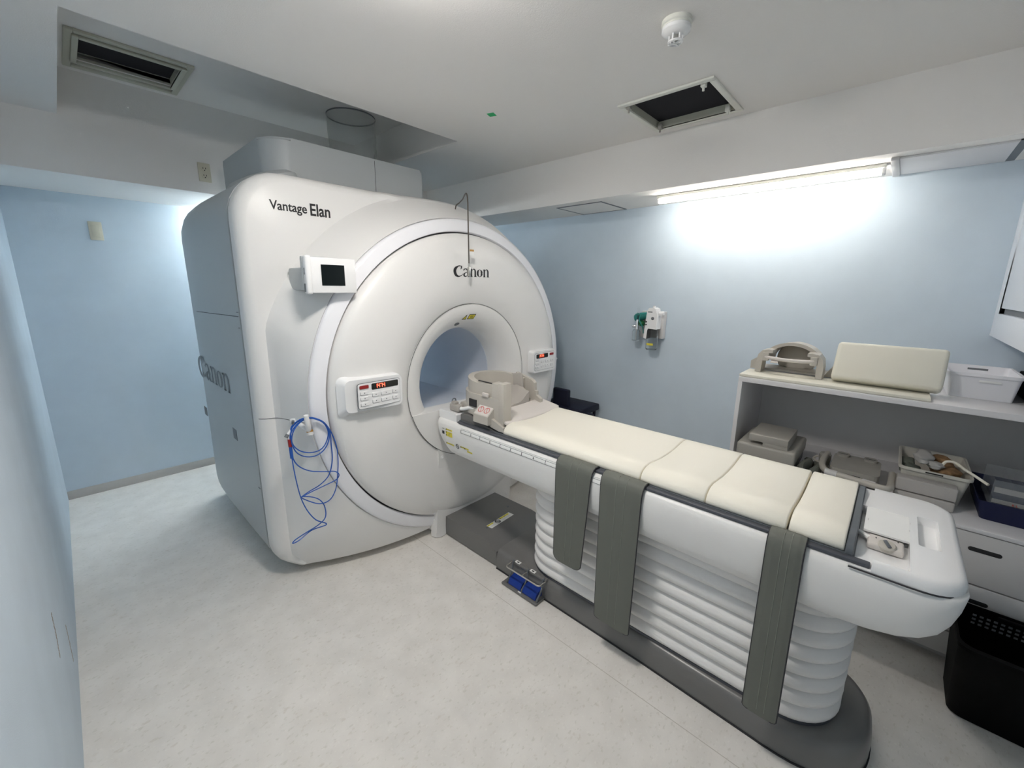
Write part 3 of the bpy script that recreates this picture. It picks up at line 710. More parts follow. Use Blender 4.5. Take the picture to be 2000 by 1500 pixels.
# operating panels left and right of the bore
def seven(bm, ch, x, z, w, h, y):
    segs = {'1': 'bc', '4': 'fgbc', '7': 'abc'}[ch]
    q = {'a': (0, h, w, h), 'b': (w, h / 2, w, h), 'c': (w, 0, w, h / 2), 'f': (0, h / 2, 0, h), 'g': (0, h / 2, w, h / 2)}
    for s in segs:
        a, b, c, d = q[s]; e = .0013
        bxm(bm, x + min(a, c) - e, x + max(a, c) + e, y - .0006, y, z + min(b, d) - e, z + max(b, d) + e)
def control(x0, x1, z0, z1, label, side):
    t = S
    y = 1.782
    bm = bmesh.new()
    if side < 0:
        pl = rrect(x0 - .055, x1 + .018, z0 - .022, z1 + .022, [.03, .028, .028, .03], 6)
        R0 = [Vector((a if a > x0 - .02 else a - .020, 1.843, b + ((a < x0) and (-.02 if b < (z0 + z1) / 2 else .012) or 0))) for a, b in pl]
        R1 = [Vector((a, 1.800, b)) for a, b in pl]
        cxm, czm = (x0 + x1) / 2, (z0 + z1) / 2
        R2 = [Vector((cxm + (a - cxm) * .97, 1.786, czm + (b - czm) * .94)) for a, b in pl]
        for v in R1 + R2:
            if v.x < x0 - .01: v.y += .022
    else:
        pl = rrect(x0 - .016, x1 + .018, z0 - .020, z1 + .018, .018, 6)
        R0 = [Vector((a, 1.845, b)) for a, b in pl]; R1 = [Vector((a, 1.797, b)) for a, b in pl]
        cxm, czm = (x0 + x1) / 2, (z0 + z1) / 2
        R2 = [Vector((cxm + (a - cxm) * .97, 1.786, czm + (b - czm) * .95)) for a, b in pl]
    loft(bm, [R0, R1, R2]); h = finish(bm, 'control_housing', 'white2', S, ang=50)
    bm = bmesh.new(); prism_y(bm, rrect(x0 - .0018, x1 + .0018, z0 - .0018, z1 + .0018, .012), 1.7852, 1.790); finish(bm, 'panel_outline', 'ink', h)
    bm = bmesh.new(); prism_y(bm, rrect(x0, x1, z0, z1, .011), 1.7838, 1.790); finish(bm, 'key_panel', 'white2', h)
    W, H = x1 - x0, z1 - z0
    bm = bmesh.new(); prism_y(bm, rrect(x0 + W * (.31 if side < 0 else .07), x0 + W * (.955 if side < 0 else .66), z0 + H * .70, z0 + H * .95, .006), 1.7825, 1.785); d = finish(bm, 'display', 'screen', h)
    bm = bmesh.new()
    for i, c in enumerate('1474'): seven(bm, c, x0 + W * (.40 if side < 0 else .20) + i * .0135, z0 + H * .765, .0085, .0165, 1.7823)
    finish(bm, 'display_digits', 'led', d)
    sx = x0 + W * .04 if side < 0 else x0 + W * .04
    def key(u0, u1, w0, w1, name='key', m='white2', mark=True):
        bm = bmesh.new(); prism_y(bm, rrect(x0 + W * u0, x0 + W * u1, z0 + H * w0, z0 + H * w1, .0035, 3), 1.7805, 1.7845); k = finish(bm, name, m, h)
        bm = bmesh.new()
        prism_y(bm, rrect(x0 + W * u0 - .0012, x0 + W * u1 - .0004, z0 + H * w0 - .0016, z0 + H * w1 - .001, .0035, 3), 1.7832, 1.7845)  # dark copy of the key, shifted down and left, painted as its shadow
        cx, cz = x0 + W * (u0 + u1) / 2, z0 + H * (w0 + w1) / 2
        if mark:
            bxm(bm, cx - .0022, cx + .0022, 1.7802, 1.781, cz - .0022, cz + .0022)
        finish(bm, 'key_shadow_mark', 'ink', k)
    key(*((.04, .24) if side < 0 else (.76, .95)), .80, .93, 'stop_button', 'red', False)
    for w0 in (.56, .34, .11): key(.05, .23, w0, w0 + .13)
    for w0, w1 in ((.42, .57), (.16, .31)):
        key(.32, .48, w0, w1); key(.53, .76, w0, w1); key(.81, .95, w0, w1)
control(.874, 1.094, .932, 1.052, 'left', -1)
control(2.148, 2.362, .938, 1.056, 'right', 1)

# small monitor on the left shoulder of the cover
t = thing('patient_monitor', 'small white monitor with black screen on the left face of scanner', 'monitor', (.80, 1.87, 1.46))
q = .926
def mx(x): return x * q
def mz(z): return 1.5 + (z - 1.5) * q
bm = bmesh.new(); bxm(bm, mx(.792), mx(1.004), 1.838, 1.870, mz(1.463), mz(1.624), bev=.004); finish(bm, 'monitor_case', 'white2', t)
bm = bmesh.new(); bxm(bm, mx(.768), mx(.796), 1.835, 1.874, mz(1.457), mz(1.632), bev=.010, seg=3); finish(bm, 'left_grip', 'white2', t)
box('back_case', 'side', mx(.766), mx(.88), 1.870, 1.890, mz(1.475), mz(1.628), t, bev=.005)
box('screen', 'screen', mx(.836), mx(.946), 1.8365, 1.839, mz(1.497), mz(1.592), t)
bm = bmesh.new(); bxm(bm, .735, .80, 1.885, 2.105, 1.475, 1.575, bev=.01); finish(bm, 'mounting_arm', 'side', t)
box('side_slot', 'ink', mx(.7672), mx(.769), 1.850, 1.858, mz(1.545), mz(1.575), t); box('side_recess', 'ink', mx(.7672), mx(.769), 1.852, 1.866, mz(1.468), mz(1.505), t)

# coiled blue tubing on a white hook
t = thing('cable_hook', 'white hook on the lower left of the scanner front', 'hook', (.67, 1.95, .86))
yk = ycone(96, .95) + .01
bm = bmesh.new(); cyl(bm, (.672, 2.03, .868), (.672, 2.00, .868), .022, n=24); finish(bm, 'hook_base', 'white2', t)
bm = bmesh.new(); tube(bm, [(.672, 2.01, .868), (.672, 1.90, .862), (.672, 1.868, .866), (.669, 1.856, .884), (.664, 1.852, .915), (.661, 1.850, .938)], [.011, .012, .012, .012, .011, .010], 14); finish(bm, 'hook_arm', 'white2', t)
box('hook_label', 'label', .676, .712, 1.904, 1.906, .824, .850, t); box('label_stripe', 'orange', .676, .712, 1.903, 1.9045, .839, .849, t)
hp = [(.600, .845), (.612, .892), (.665, .918), (.727, .893), (.757, .838), (.748, .790), (.715, .760), (.672, .752), (.628, .775), (.604, .822), (.618, .880), (.670, .912), (.730, .892),
      (.760, .830), (.742, .770), (.700, .735), (.655, .735), (.615, .772), (.600, .830), (.612, .885), (.668, .916), (.728, .896), (.762, .840), (.768, .770), (.764, .690), (.740, .625), (.700, .588), (.655, .562), (.617, .552),
      (.660, .562), (.720, .575), (.775, .585), (.788, .610), (.770, .632), (.720, .645), (.668, .662), (.622, .700), (.602, .740), (.595, .800), (.606, .870), (.664, .918), (.722, .900), (.762, .850), (.785, .770), (.790, .690), (.786, .610), (.770, .540), (.735, .500), (.690, .495), (.645, .520), (.617, .552),
      (.655, .540), (.690, .515), (.712, .470), (.708, .420), (.680, .385), (.625, .365), (.575, .352), (.560, .345), (.590, .345), (.650, .365), (.712, .378), (.670, .415), (.640, .470), (.620, .535), (.606, .610), (.598, .690), (.597, .765), (.598, .80)]
rnd = random.Random(3)
bm = bmesh.new(); tube(bm, catmull([(x, (1.864 if x > .68 else 1.880) + .006 * math.sin(i * 1.7), z) for i, (x, z) in enumerate(hp)], 6), .0026, 6)
hose = finish(bm, 'tubing', 'hose')
hose2 = thing('blue_tubing', 'thin blue tubing hung in loose loops from the white hook', 'tubing', (.68, 1.89, .34))
hose.parent = hose2; hose.data.transform(Matrix.Translation(-Vector((.68, 1.89, .34))))
bm = bmesh.new(); cyl(bm, (.598, 1.886, .745), (.597, 1.886, .80), .007, n=12); finish(bm, 'blue_sleeve', 'hose', hose2)
bm = bmesh.new(); cyl(bm, (.597, 1.886, .80), (.596, 1.886, .835), .008, n=12); finish(bm, 'red_collar', 'red', hose2)
bm = bmesh.new(); cyl(bm, (.590, 1.886, .855), (.622, 1.89, .893), .006, n=12); cyl(bm, (.596, 1.886, .832), (.590, 1.886, .858), .005, n=12); finish(bm, 'white_tap', 'white2', hose2)
bm = bmesh.new(); cyl(bm, (.582, 1.885, .846), (.592, 1.886, .858), .008, n=12); cyl(bm, (.618, 1.889, .900), (.618, 1.884, .915), .006, n=12); finish(bm, 'tap_handle', 'ink', hose2)

# drip hook rod over the top of the cover
t = thing('hanging_rod', 'thin bent metal rod hanging from the scanner top over the disc', 'rod', (1.55, 1.8, 1.55))
bm = bmesh.new()
P0 = catmull([(1.640, 1.990, 1.940), (1.644, 1.985, 1.962), (1.652, 1.972, 1.972)], 5) + catmull([(1.620, 1.90, 1.980), (1.565, 1.81, 1.990), (1.556, 1.788, 1.975), (1.553, 1.780, 1.94)], 6)
tube(bm, P0 + [Vector((1.557, 1.780, 1.60))], .0036, 8); finish(bm, 'bent_wire', 'rod', t)
bm = bmesh.new(); cyl(bm, (1.557, 1.780, 1.625), (1.557, 1.780, 1.605), .006, n=12); bxm(bm, 1.550, 1.564, 1.772, 1.788, 1.556, 1.608, bev=.003); finish(bm, 'end_clamp', 'metal', t)
bm = bmesh.new(); bxm(bm, 1.562, 1.592, 1.7785, 1.7795, 1.668, 1.700); tg = finish(bm, 'paper_tag', 'label', t)
box('tag_stripe', 'orange', 1.562, 1.592, 1.7775, 1.7785, 1.690, 1.700, tg)

# clear plastic duct between the upper cover and the ceiling recess
bm = bmesh.new(); rnd = random.Random(5)
n = 48; rr2 = []
for j in range(11):
    z = 2.225 + (2.585 - 2.225) * j / 10; ring = []
    for i in range(n):
        a = 2 * PI * i / n; w = (1 - j / 10) ** 1.5
        r = .150 * (1 - .10 * w) + .016 * w * math.sin(7 * a + j * .9) + .009 * w * math.sin(15 * a - j * 1.3) + .001 * rnd.random()
        ring.append(Vector((1.478 + r * math.cos(a), 2.85 + r * math.sin(a), z)))
    rr2.append(ring)
loft(bm, rr2, cap=False)
d = thing('air_duct', 'clear crinkled plastic duct rising from scanner top into the ceiling recess', 'duct', (1.478, 2.85, 2.225))
finish(bm, 'plastic_sleeve', 'film', d, ang=70)
bm = bmesh.new(); lathe(bm, (1.478, 2.85, 2.56), (0, 0, 1), [(.1512, .017), (.1522, .017), (.1522, .025), (.1512, .025)], 48, closed=True); finish(bm, 'top_band', 'ink', d)

# ================================================================== THE COUCH
TX = 1.618
C = thing('patient_couch', 'long white patient couch on dark grey base with ribbed bellows', 'couch', (TX, .65, 0))
# base: plan outline with rounded foot end
def base_plan(o=0.0, n=28):
    pts = [(1.405 - o, 1.405 + 0), (1.402 - o, .55), (1.392 - o, .18)]
    cx, cy, a, b = 1.622, .12, .232 + o, .265 + o
    for i in range(n + 1):
        t = PI + PI * i / n
        e = .80
        pts.append((cx + a * math.copysign(abs(math.cos(t)) ** e, math.cos(t)), cy - b * abs(math.sin(t)) ** e))
    pts += [(1.852 + o, .18), (1.836 + o, .55), (1.831 + o, 1.405)]
    return pts
bm = bmesh.new()
loft(bm, [[Vector((x, y, z)) for x, y in base_plan(o)] for o, z in ((0, .004), (.0, .055), (-.006, .090), (-.016, .104), (-.030, .110), (-.060, .111))])
base = finish(bm, 'base_cover', 'grey', C, ang=35)
bm = bmesh.new(); loft(bm, [[Vector((x, y, z)) for x, y in base_plan(.004)] for z in (0.0, .006)]); finish(bm, 'floor_gasket', 'gap', base)
box('base_joint', 'gap', 1.414, 1.829, 1.402, 1.416, .003, .091, base)
# step cover between base and scanner
bm = bmesh.new()
prism_x(bm, [(1.855, .006), (1.855, .124), (1.52, .127), (1.495, .124), (1.43, .096), (1.4125, .093), (1.4125, .006)], 1.412, 1.832)
bevel_all(bm, .005, 2, 25); st = finish(bm, 'step_cover', 'grey', C)
for x, y in ((1.50, 1.58), (1.755, 1.655)):
    bm = bmesh.new(); lathe(bm, (x, y, .1265), (0, 0, 1), [(.008, 0), (.008, .0015), (.005, .002), (0, .0008)], 16); finish(bm, 'cap_screw', 'frame', st)
def boolean(o, cutters):
    for c in cutters:
        md = o.modifiers.new('cut', 'BOOLEAN'); md.operation = 'DIFFERENCE'; md.object = c; md.solver = 'EXACT'
    bpy.context.view_layer.update()
    me = bpy.data.meshes.new_from_object(o.evaluated_get(bpy.context.evaluated_depsgraph_get()))
    o.modifiers.clear(); o.data = me
    for p in me.polygons: p.use_smooth = True
    me.set_sharp_from_angle(angle=math.radians(32))
    for c in cutters: bpy.data.objects.remove(c)
def cutter(x0, x1, y0, y1, z0, z1, bev=.006, base=(0, 0, 0)):
    bm = bmesh.new(); b = base
    bxm(bm, x0 - b[0], x1 - b[0], y0 - b[1], y1 - b[1], z0 - b[2], z1 - b[2], bev=bev)
    me = bpy.data.meshes.new('cut'); bm.to_mesh(me); bm.free(); me.materials.append(M['white2'])
    o = bpy.data.objects.new('cut', me); COL.objects.link(o); o.location = b; return o

# warning label and number sticker on the step cover
bm = bmesh.new()
a0, a1 = Vector((1.516, 1.600, .1272)), Vector((1.718, 1.600, .1272))
def onstep(x, y, d=0): return Vector((x, y, .1274 + d))
patch(bm, [(1.512, 1.552), (1.712, 1.562), (1.708, 1.604), (1.508, 1.594)], lambda a, b: onstep(a, b), 0)
patch(bm, [(1.509, 1.580), (1.560, 1.583), (1.559, 1.594), (1.508, 1.5915)], lambda a, b: onstep(a, b, .0004), 1)
patch(bm, [(1.612, 1.584), (1.696, 1.588), (1.695, 1.601), (1.611, 1.597)], lambda a, b: onstep(a, b, .0004), 1)
for x, y in ((1.516, 1.586), (1.620, 1.590), (1.656, 1.593)):
    patch(bm, [(x - .004, y - .004), (x + .004, y - .004), (x, y + .004)], lambda a, b: onstep(a, b, .0008), 2)
def annulus(bm, f, cx, cy, r0, r1, mi, n=20):
    for i in range(n):
        a, b = 2 * PI * i / n, 2 * PI * (i + 1) / n
        patch(bm, [(cx + r0 * math.cos(a), cy + r0 * math.sin(a)), (cx + r1 * math.cos(a), cy + r1 * math.sin(a)), (cx + r1 * math.cos(b), cy + r1 * math.sin(b)), (cx + r0 * math.cos(b), cy + r0 * math.sin(b))], f, mi)
annulus(bm, lambda a, b: onstep(a, b, .0008), 1.588, 1.579, .013, .018, 2)
patch(bm, [(1.576, 1.588), (1.580, 1.591), (1.600, 1.570), (1.596, 1.567)], lambda a, b: onstep(a, b, .0009), 2)
for i in range(3):
    patch(bm, [(1.520, 1.562 + .005 * i), (1.555, 1.564 + .005 * i), (1.555, 1.5655 + .005 * i), (1.520, 1.5635 + .005 * i)], lambda a, b: onstep(a, b, .0008), 3)
    patch(bm, [(1.622, 1.566 + .005 * i), (1.69, 1.569 + .005 * i), (1.69, 1.5705 + .005 * i), (1.622, 1.5675 + .005 * i)], lambda a, b: onstep(a, b, .0008), 3)
finish(bm, 'warning_label', ['label', 'yellow', 'blk', 'cabd'], st, smooth=False)

# bellows
bm = bmesh.new(); rg = []
NB = 136; zb0, zb1 = .112, .60
def bel_plan(o, k=10):
    return rrect(1.432 - o, 1.804 + o, -.038 - o, 1.222 + o, [.150 + o, .150 + o, .15 + o, .15 + o], k)
for i in range(NB + 1):
    z = zb0 + (zb1 - zb0) * i / NB
    ph = i / NB * 8.5
    f = ph - math.floor(ph)
    o = .021 * (abs(math.sin(PI * ph)) ** .75) - .006
    if i < 3: o = .002
    rg.append([Vector((x, y, z)) for x, y in bel_plan(o)])
loft(bm, rg); 
rnd = random.Random(11)
for v in bm.verts:
    q = (v.co.z - zb0) / (zb1 - zb0)
    cx, cy = 1.618, .59
    d = Vector((v.co.x - cx, (v.co.y - cy) * .3, 0)); d.normalize()
    w = math.sin(v.co.y * 9 + v.co.z * 21) * .0025 + math.sin(v.co.y * 17 - v.co.z * 9) * .0012
    w *= (.15 + 1.0 * q) * (q > .01)
    v.co.x += d.x * w
    v.co.z += math.sin(v.co.y * 4 + v.co.x * 9) * .003 * math.sin(PI * min(1, q * 1.3)) if 0.02 < q < .98 else 0
bel = finish(bm, 'bellows', 'bellow', C, ang=60)
bm = bmesh.new(); loft(bm, [[Vector((x, y, z)) for x, y in bel_plan(.008)] for z in (.110, .120)]); finish(bm, 'bellows_seal', 'rail', C)

# beam under the table top
SEC = [(.0, .576), (.15, .576), (.215, .579), (.246, .588), (.264, .603), (.274, .630), (.281, .665), (.286, .70), (.288, .73), (.286, .755), (.281, .772), (.272, .781), (.262, .784), (.262, .770), (.0, .770)]
full = [(TX - u, z) for u, z in SEC] + [(TX + u, z) for u, z in SEC[::-1] if u > 0]
bm = bmesh.new(); rg = []
def beam_ring(y, w, s, tilt=0.0, ylow=0.0):
    out = []
    for x, z in full:
        zz = .784 - (.784 - z) * s
        t = (.784 - z) / .208
        out.append(Vector((TX + (x - TX) * w, y - tilt * (t ** 2.2), zz)))
    return out
for y, w, s, tl in ((1.812, .965, .97, .125), (1.806, .985, .985, .118), (1.790, 1, 1, .105), (1.74, 1, 1, .075), (1.6, 1, 1, 0), (1.2, 1, 1, 0), (.6, 1, 1.01, 0), (.2, 1, 1.02, 0), (.02, 1, 1.0, 0), (-.06, 1, .96, 0), (-.12, .995, .89, 0), (-.16, .98, .80, 0), (-.19, .95, .67, 0), (-.21, .905, .50, 0), (-.222, .85, .32, 0), (-.228, .80, .10, 0)):
    rg.append(beam_ring(y, w, s, tl))
loft(bm, rg); beam = finish(bm, 'table_beam', 'white', C, ang=40)
# tray at the foot end
bm = bmesh.new()
tp = rrect(1.337, 1.897, -.226, .004, [.085, .075, .01, .01], 8)
def shr(p, o): return (TX + (p[0] - TX) * (1 - o / .28), -.09 + (p[1] + .09) * (1 - o / .13) if p[1] < 0 else p[1])
loft(bm, [[Vector((*shr(p, o), z)) for p in tp] for o, z in ((.006, .7790), (0, .7815), (.0, .796), (.004, .806), (.010, .811), (.018, .813))])
tray = finish(bm, 'foot_tray', 'white2', C, ang=35)
b = tuple(WL[tray.name])
boolean(tray, [cutter(1.353, 1.700, -.118, .050, .786, .85, .003, b), cutter(1.522, 1.728, -.182, -.136, .787, .85, .006, b), cutter(1.30, 1.3785, -.046, .10, .783, .90, .001, b), cutter(1.8575, 1.95, -.030, .10, .783, .90, .001, b)])
tray.location = (0, 0, 0)
seam([(1.3335, .0, .7795), (1.3335, -.12, .7795), (1.3355, -.145, .7795), (1.343, -.172, .779), (1.355, -.192, .779), (1.375, -.208, .779), (1.40, -.219, .779)], .0022, name='shadow_seam', parent=tray)
bm = bmesh.new(); bxm(bm, 1.522, 1.700, -.128, -.018, .807, .8125, bev=.004, edges='z'); cp = finish(bm, 'cable_flap', 'label', tray)
for x, y in ((1.60, -.025), (1.60, -.118), (1.655, -.12)):
    box('flap_notch', 'cabd', x - .006, x + .006, y - .0010, y + .0010, .8122, .8132, cp)
bm = bmesh.new(); bxm(bm, 1.455, 1.522, -.108, -.030, .788, .806, bev=.006, seg=3); cn = finish(bm, 'coil_connector', 'pad', tray)
bm = bmesh.new(); lathe(bm, (1.470, -.072, .800), (-.35, 0, 1), [(.020, 0), (.020, .010), (.017, .013), (0, .013)], 28); kn = finish(bm, 'lock_knob', 'coil', cn)
bm = bmesh.new(); bxm(bm, 1.452, 1.478, -.0765, -.0675, .8125, .8165, bev=.0018, rot=Matrix.Rotation(-.35, 3, 'Y') @ Matrix.Rotation(.5, 3, 'Z'), piv=(1.465, -.072, .8125)); finish(bm, 'knob_mark', 'frame', kn)
bm = bmesh.new(); tube(bm, catmull([(1.50, -.035, .798), (1.52, -.015, .797), (1.535, .01, .796), (1.54, .03, .795)], 5), .008, 10); finish(bm, 'connector_cable', 'label', cn)
for x, y in ((1.500, -.048), (1.512, -.095)):
    box('contact_slot', 'blk', x - .003, x + .003, y - .0015, y + .0015, .8055, .8065, cn)
# dark rails each side and the slate frame plate
for sgn, nm in ((-1, 'side_rail'), (1, 'side_rail')):
    x0, x1 = sorted((TX + sgn * .246, TX + sgn * .263))
    bm = bmesh.new(); bxm(bm, x0, x1, -.045, 1.66, .772, .790, bev=.004); rl = finish(bm, nm, 'rail', C)
    x0, x1 = sorted((TX + sgn * .2465, TX + sgn * .272))
    bm = bmesh.new(); bxm(bm, x0, x1, -.044 if sgn < 0 else -.028, 1.64, .7835, .7935 if sgn > 0 else .794, bev=.004); finish(bm, 'rail_grip', 'rail', rl)
tt = box('table_top', 'frame', TX - .243, TX + .243, -.010, 1.76, .784, .7935, C, bev=.003)
# white carriage end at the head side, and its hatch cover
bm = bmesh.new(); prism_x(bm, [(1.665, .776), (1.665, .822), (1.672, .830), (1.80, .832), (1.815, .822), (1.815, .785)], TX - .262, TX - .175); bevel_all(bm, .004); finish(bm, 'carriage_end', 'white2', C)
bm = bmesh.new(); prism_x(bm, [(1.665, .776), (1.665, .822), (1.672, .830), (1.80, .832), (1.815, .822), (1.815, .785)], TX + .175, TX + .262); bevel_all(bm, .004); finish(bm, 'carriage_end', 'white2', C)

# ruler, numbers and stickers on the near side of the beam
def onside(y, z, d=0.0):
    u = None
    for (u0, z0), (u1, z1) in zip(SEC, SEC[1:]):
        if z0 <= z <= z1 and u1 > .2: u = u0 + (u1 - u0) * (z - z0) / (z1 - z0)
    return Vector((TX - (u if u else .288) - .0012 - d, y, z))
bm = bmesh.new()
def strip(bm, y0, y1, z0, z1, mi, d=0.0, n=3):
    for i in range(n):
        a, b = z0 + (z1 - z0) * i / n, z0 + (z1 - z0) * (i + 1) / n
        vs = [bm.verts.new(onside(y, z, d)) for y, z in ((y0, a), (y1, a), (y1, b), (y0, b))]
        f = bm.faces.new(vs); f.material_index = mi
strip(bm, .60, 1.60, .748, .770, 0, n=6)
strip(bm, .60, 1.60, .7472, .7486, 1, .0006, 1); strip(bm, .60, 1.60, .7637, .7649, 1, .0006, 1); strip(bm, .60, 1.60, .770, .7706, 1, .0004, 1)
for y in (1.60, 1.454, 1.310, 1.172, 1.034, .896, .758): strip(bm, y - .0014, y + .0014, .748, .764, 1, .0008, 2)
ruler = finish(bm, 'ruler_strip', ['label', 'blk'], beam, smooth=False)
for i, y in enumerate((1.522, 1.382, 1.243, 1.103, .965, .827)):
    text_mesh('ruler_number', str(i + 1), .016, onside(y + .003, .7505, .0006), (0, -1, 0), (0.12, 0, 1), 'blk', ruler)
bm = bmesh.new()
strip(bm, 1.672, 1.725, .735, .743, 0); strip(bm, 1.672, 1.725, .700, .728, 0); strip(bm, 1.667, 1.733, .651, .660, 0); strip(bm, 1.545, 1.612, .662, .670, 0); strip(bm, 1.520, 1.56, .648, .657, 0)
strip(bm, 1.738, 1.758, .706, .724, 1, .0003); strip(bm, 1.738, 1.756, .736, .739, 1, .0003)
for y, z in ((1.722, .738), (1.722, .722), (1.722, .706), (1.730, .655), (1.607, .665), (1.575, .664)): strip(bm, y - .003, y + .003, z - .004, z + .004, 1, .0005)
for y, z in ((1.70, .714), (1.70, .706), (1.69, .722)): strip(bm, y - .010, y + .010, z - .001, z + .001, 2, .0005)
for y, z in ((1.700, .739), (1.70, .655), (1.59, .667)): strip(bm, y - .018, y + .012, z - .001, z + .001, 2, .0005)
annulus(bm, lambda a, b: onside(a, b, .0005), 1.637, .660, .010, .0135, 1)
patch(bm, [(1.644, .669), (1.647, .667), (1.630, .651), (1.627, .653)], lambda a, b: onside(a, b, .0006), 1)
finish(bm, 'warning_stickers', ['yellow', 'blk', 'ink'], beam, smooth=False)

# foot pedals
pd = box('pedal_base', 'grey', 1.335, 1.405, 1.068, 1.300, .003, .014, C, bev=.004)
for y0 in (1.180, 1.085):
    bm = bmesh.new()
    prism_y(bm, [(1.348, .018), (1.352, .034), (1.362, .046), (1.400, .058), (1.400, .018)], y0, y0 + .083); bevel_all(bm, .004, 2)
    finish(bm, 'pedal', 'pedal', pd)
for y in (1.074, 1.172, 1.272):
    bm = bmesh.new(); tube(bm, catmull([(1.350, y, .016), (1.350, y, .028), (1.372, y, .048), (1.386, y, .075), (1.392, y, .110), (1.404, y, .115)], 4), .0045, 8); finish(bm, 'pedal_hoop', 'frame', pd)
bm = bmesh.new(); tube(bm, [(x, y, .106) for x, y in rrect(1.350, 1.408, 1.064, 1.283, .014, 4)], .0038, 8, closed=True)
tube(bm, [(1.350, 1.174, .106), (1.408, 1.174, .106)], .0035, 8); finish(bm, 'guard_bar', 'metal', pd)
box('cover_plate', 'grey', 1.398, 1.420, 1.062, 1.290, .10, .1125, pd, bev=.004)
for y0 in (1.235, 1.135):
    lb = box('pedal_label', 'label', 1.400, 1.418, y0, y0 + .032, .1125, .1135, pd)
    box('label_mark', 'blk', 1.405, 1.413, y0 + .009, y0 + .022, .1134, .1139, lb)
box('pedal_label', 'label', 1.339, 1.347, 1.172, 1.190, .014, .015, pd)

# ------------------------------------------------------------------ mattress pads
PROF = [(-.238, .7945), (-.2425, .801), (-.2415, .811), (-.235, .824), (-.222, .8345), (-.200, .8425), (-.170, .8445), (-.13, .8400), (-.07, .8335), (0, .831), (.07, .8335), (.13, .8400), (.170, .8445), (.200, .8425), (.222, .8345), (.235, .824), (.2415, .811), (.2425, .801), (.238, .7945)]
def pad(label, y0, y1, mk='cream'):
    bm = bmesh.new(); rg = []
    for y, o in ((y0, .005), (y0 + .0015, .0015), (y0 + .005, 0), (y1 - .005, 0), (y1 - .0015, .0015), (y1, .005)):
        rg.append([Vector((TX + u * (1 - o / .25), y, max(.7945, z - o))) for u, z in PROF])
    loft(bm, rg)
    tag(finish(bm, 'mattress_pad', mk, ang=50), label, 'mattress', 'cream mattress pads along the couch')
pad('longest cream mattress pad, next to the head coil', .622, 1.335)
pad('second cream mattress pad from the head coil, beside the longest pad', .388, .6195)
pad('third cream mattress pad from the head coil, before the end pad', .153, .3855)
pad('short cream mattress pad at the foot end of the couch', .014, .147)
# lip of the frame behind the end pad
bm = bmesh.new(); rg = []
for y, o in ((-.007, .004), (-.004, .0), (.010, .0), (.0125, .002)):
    rg.append([Vector((TX + u * (1.008 - o / .25), y, z - .009 - o if z > .80 else z - .006)) for u, z in PROF])
loft(bm, rg); finish(bm, 'end_lip', 'frame', C)

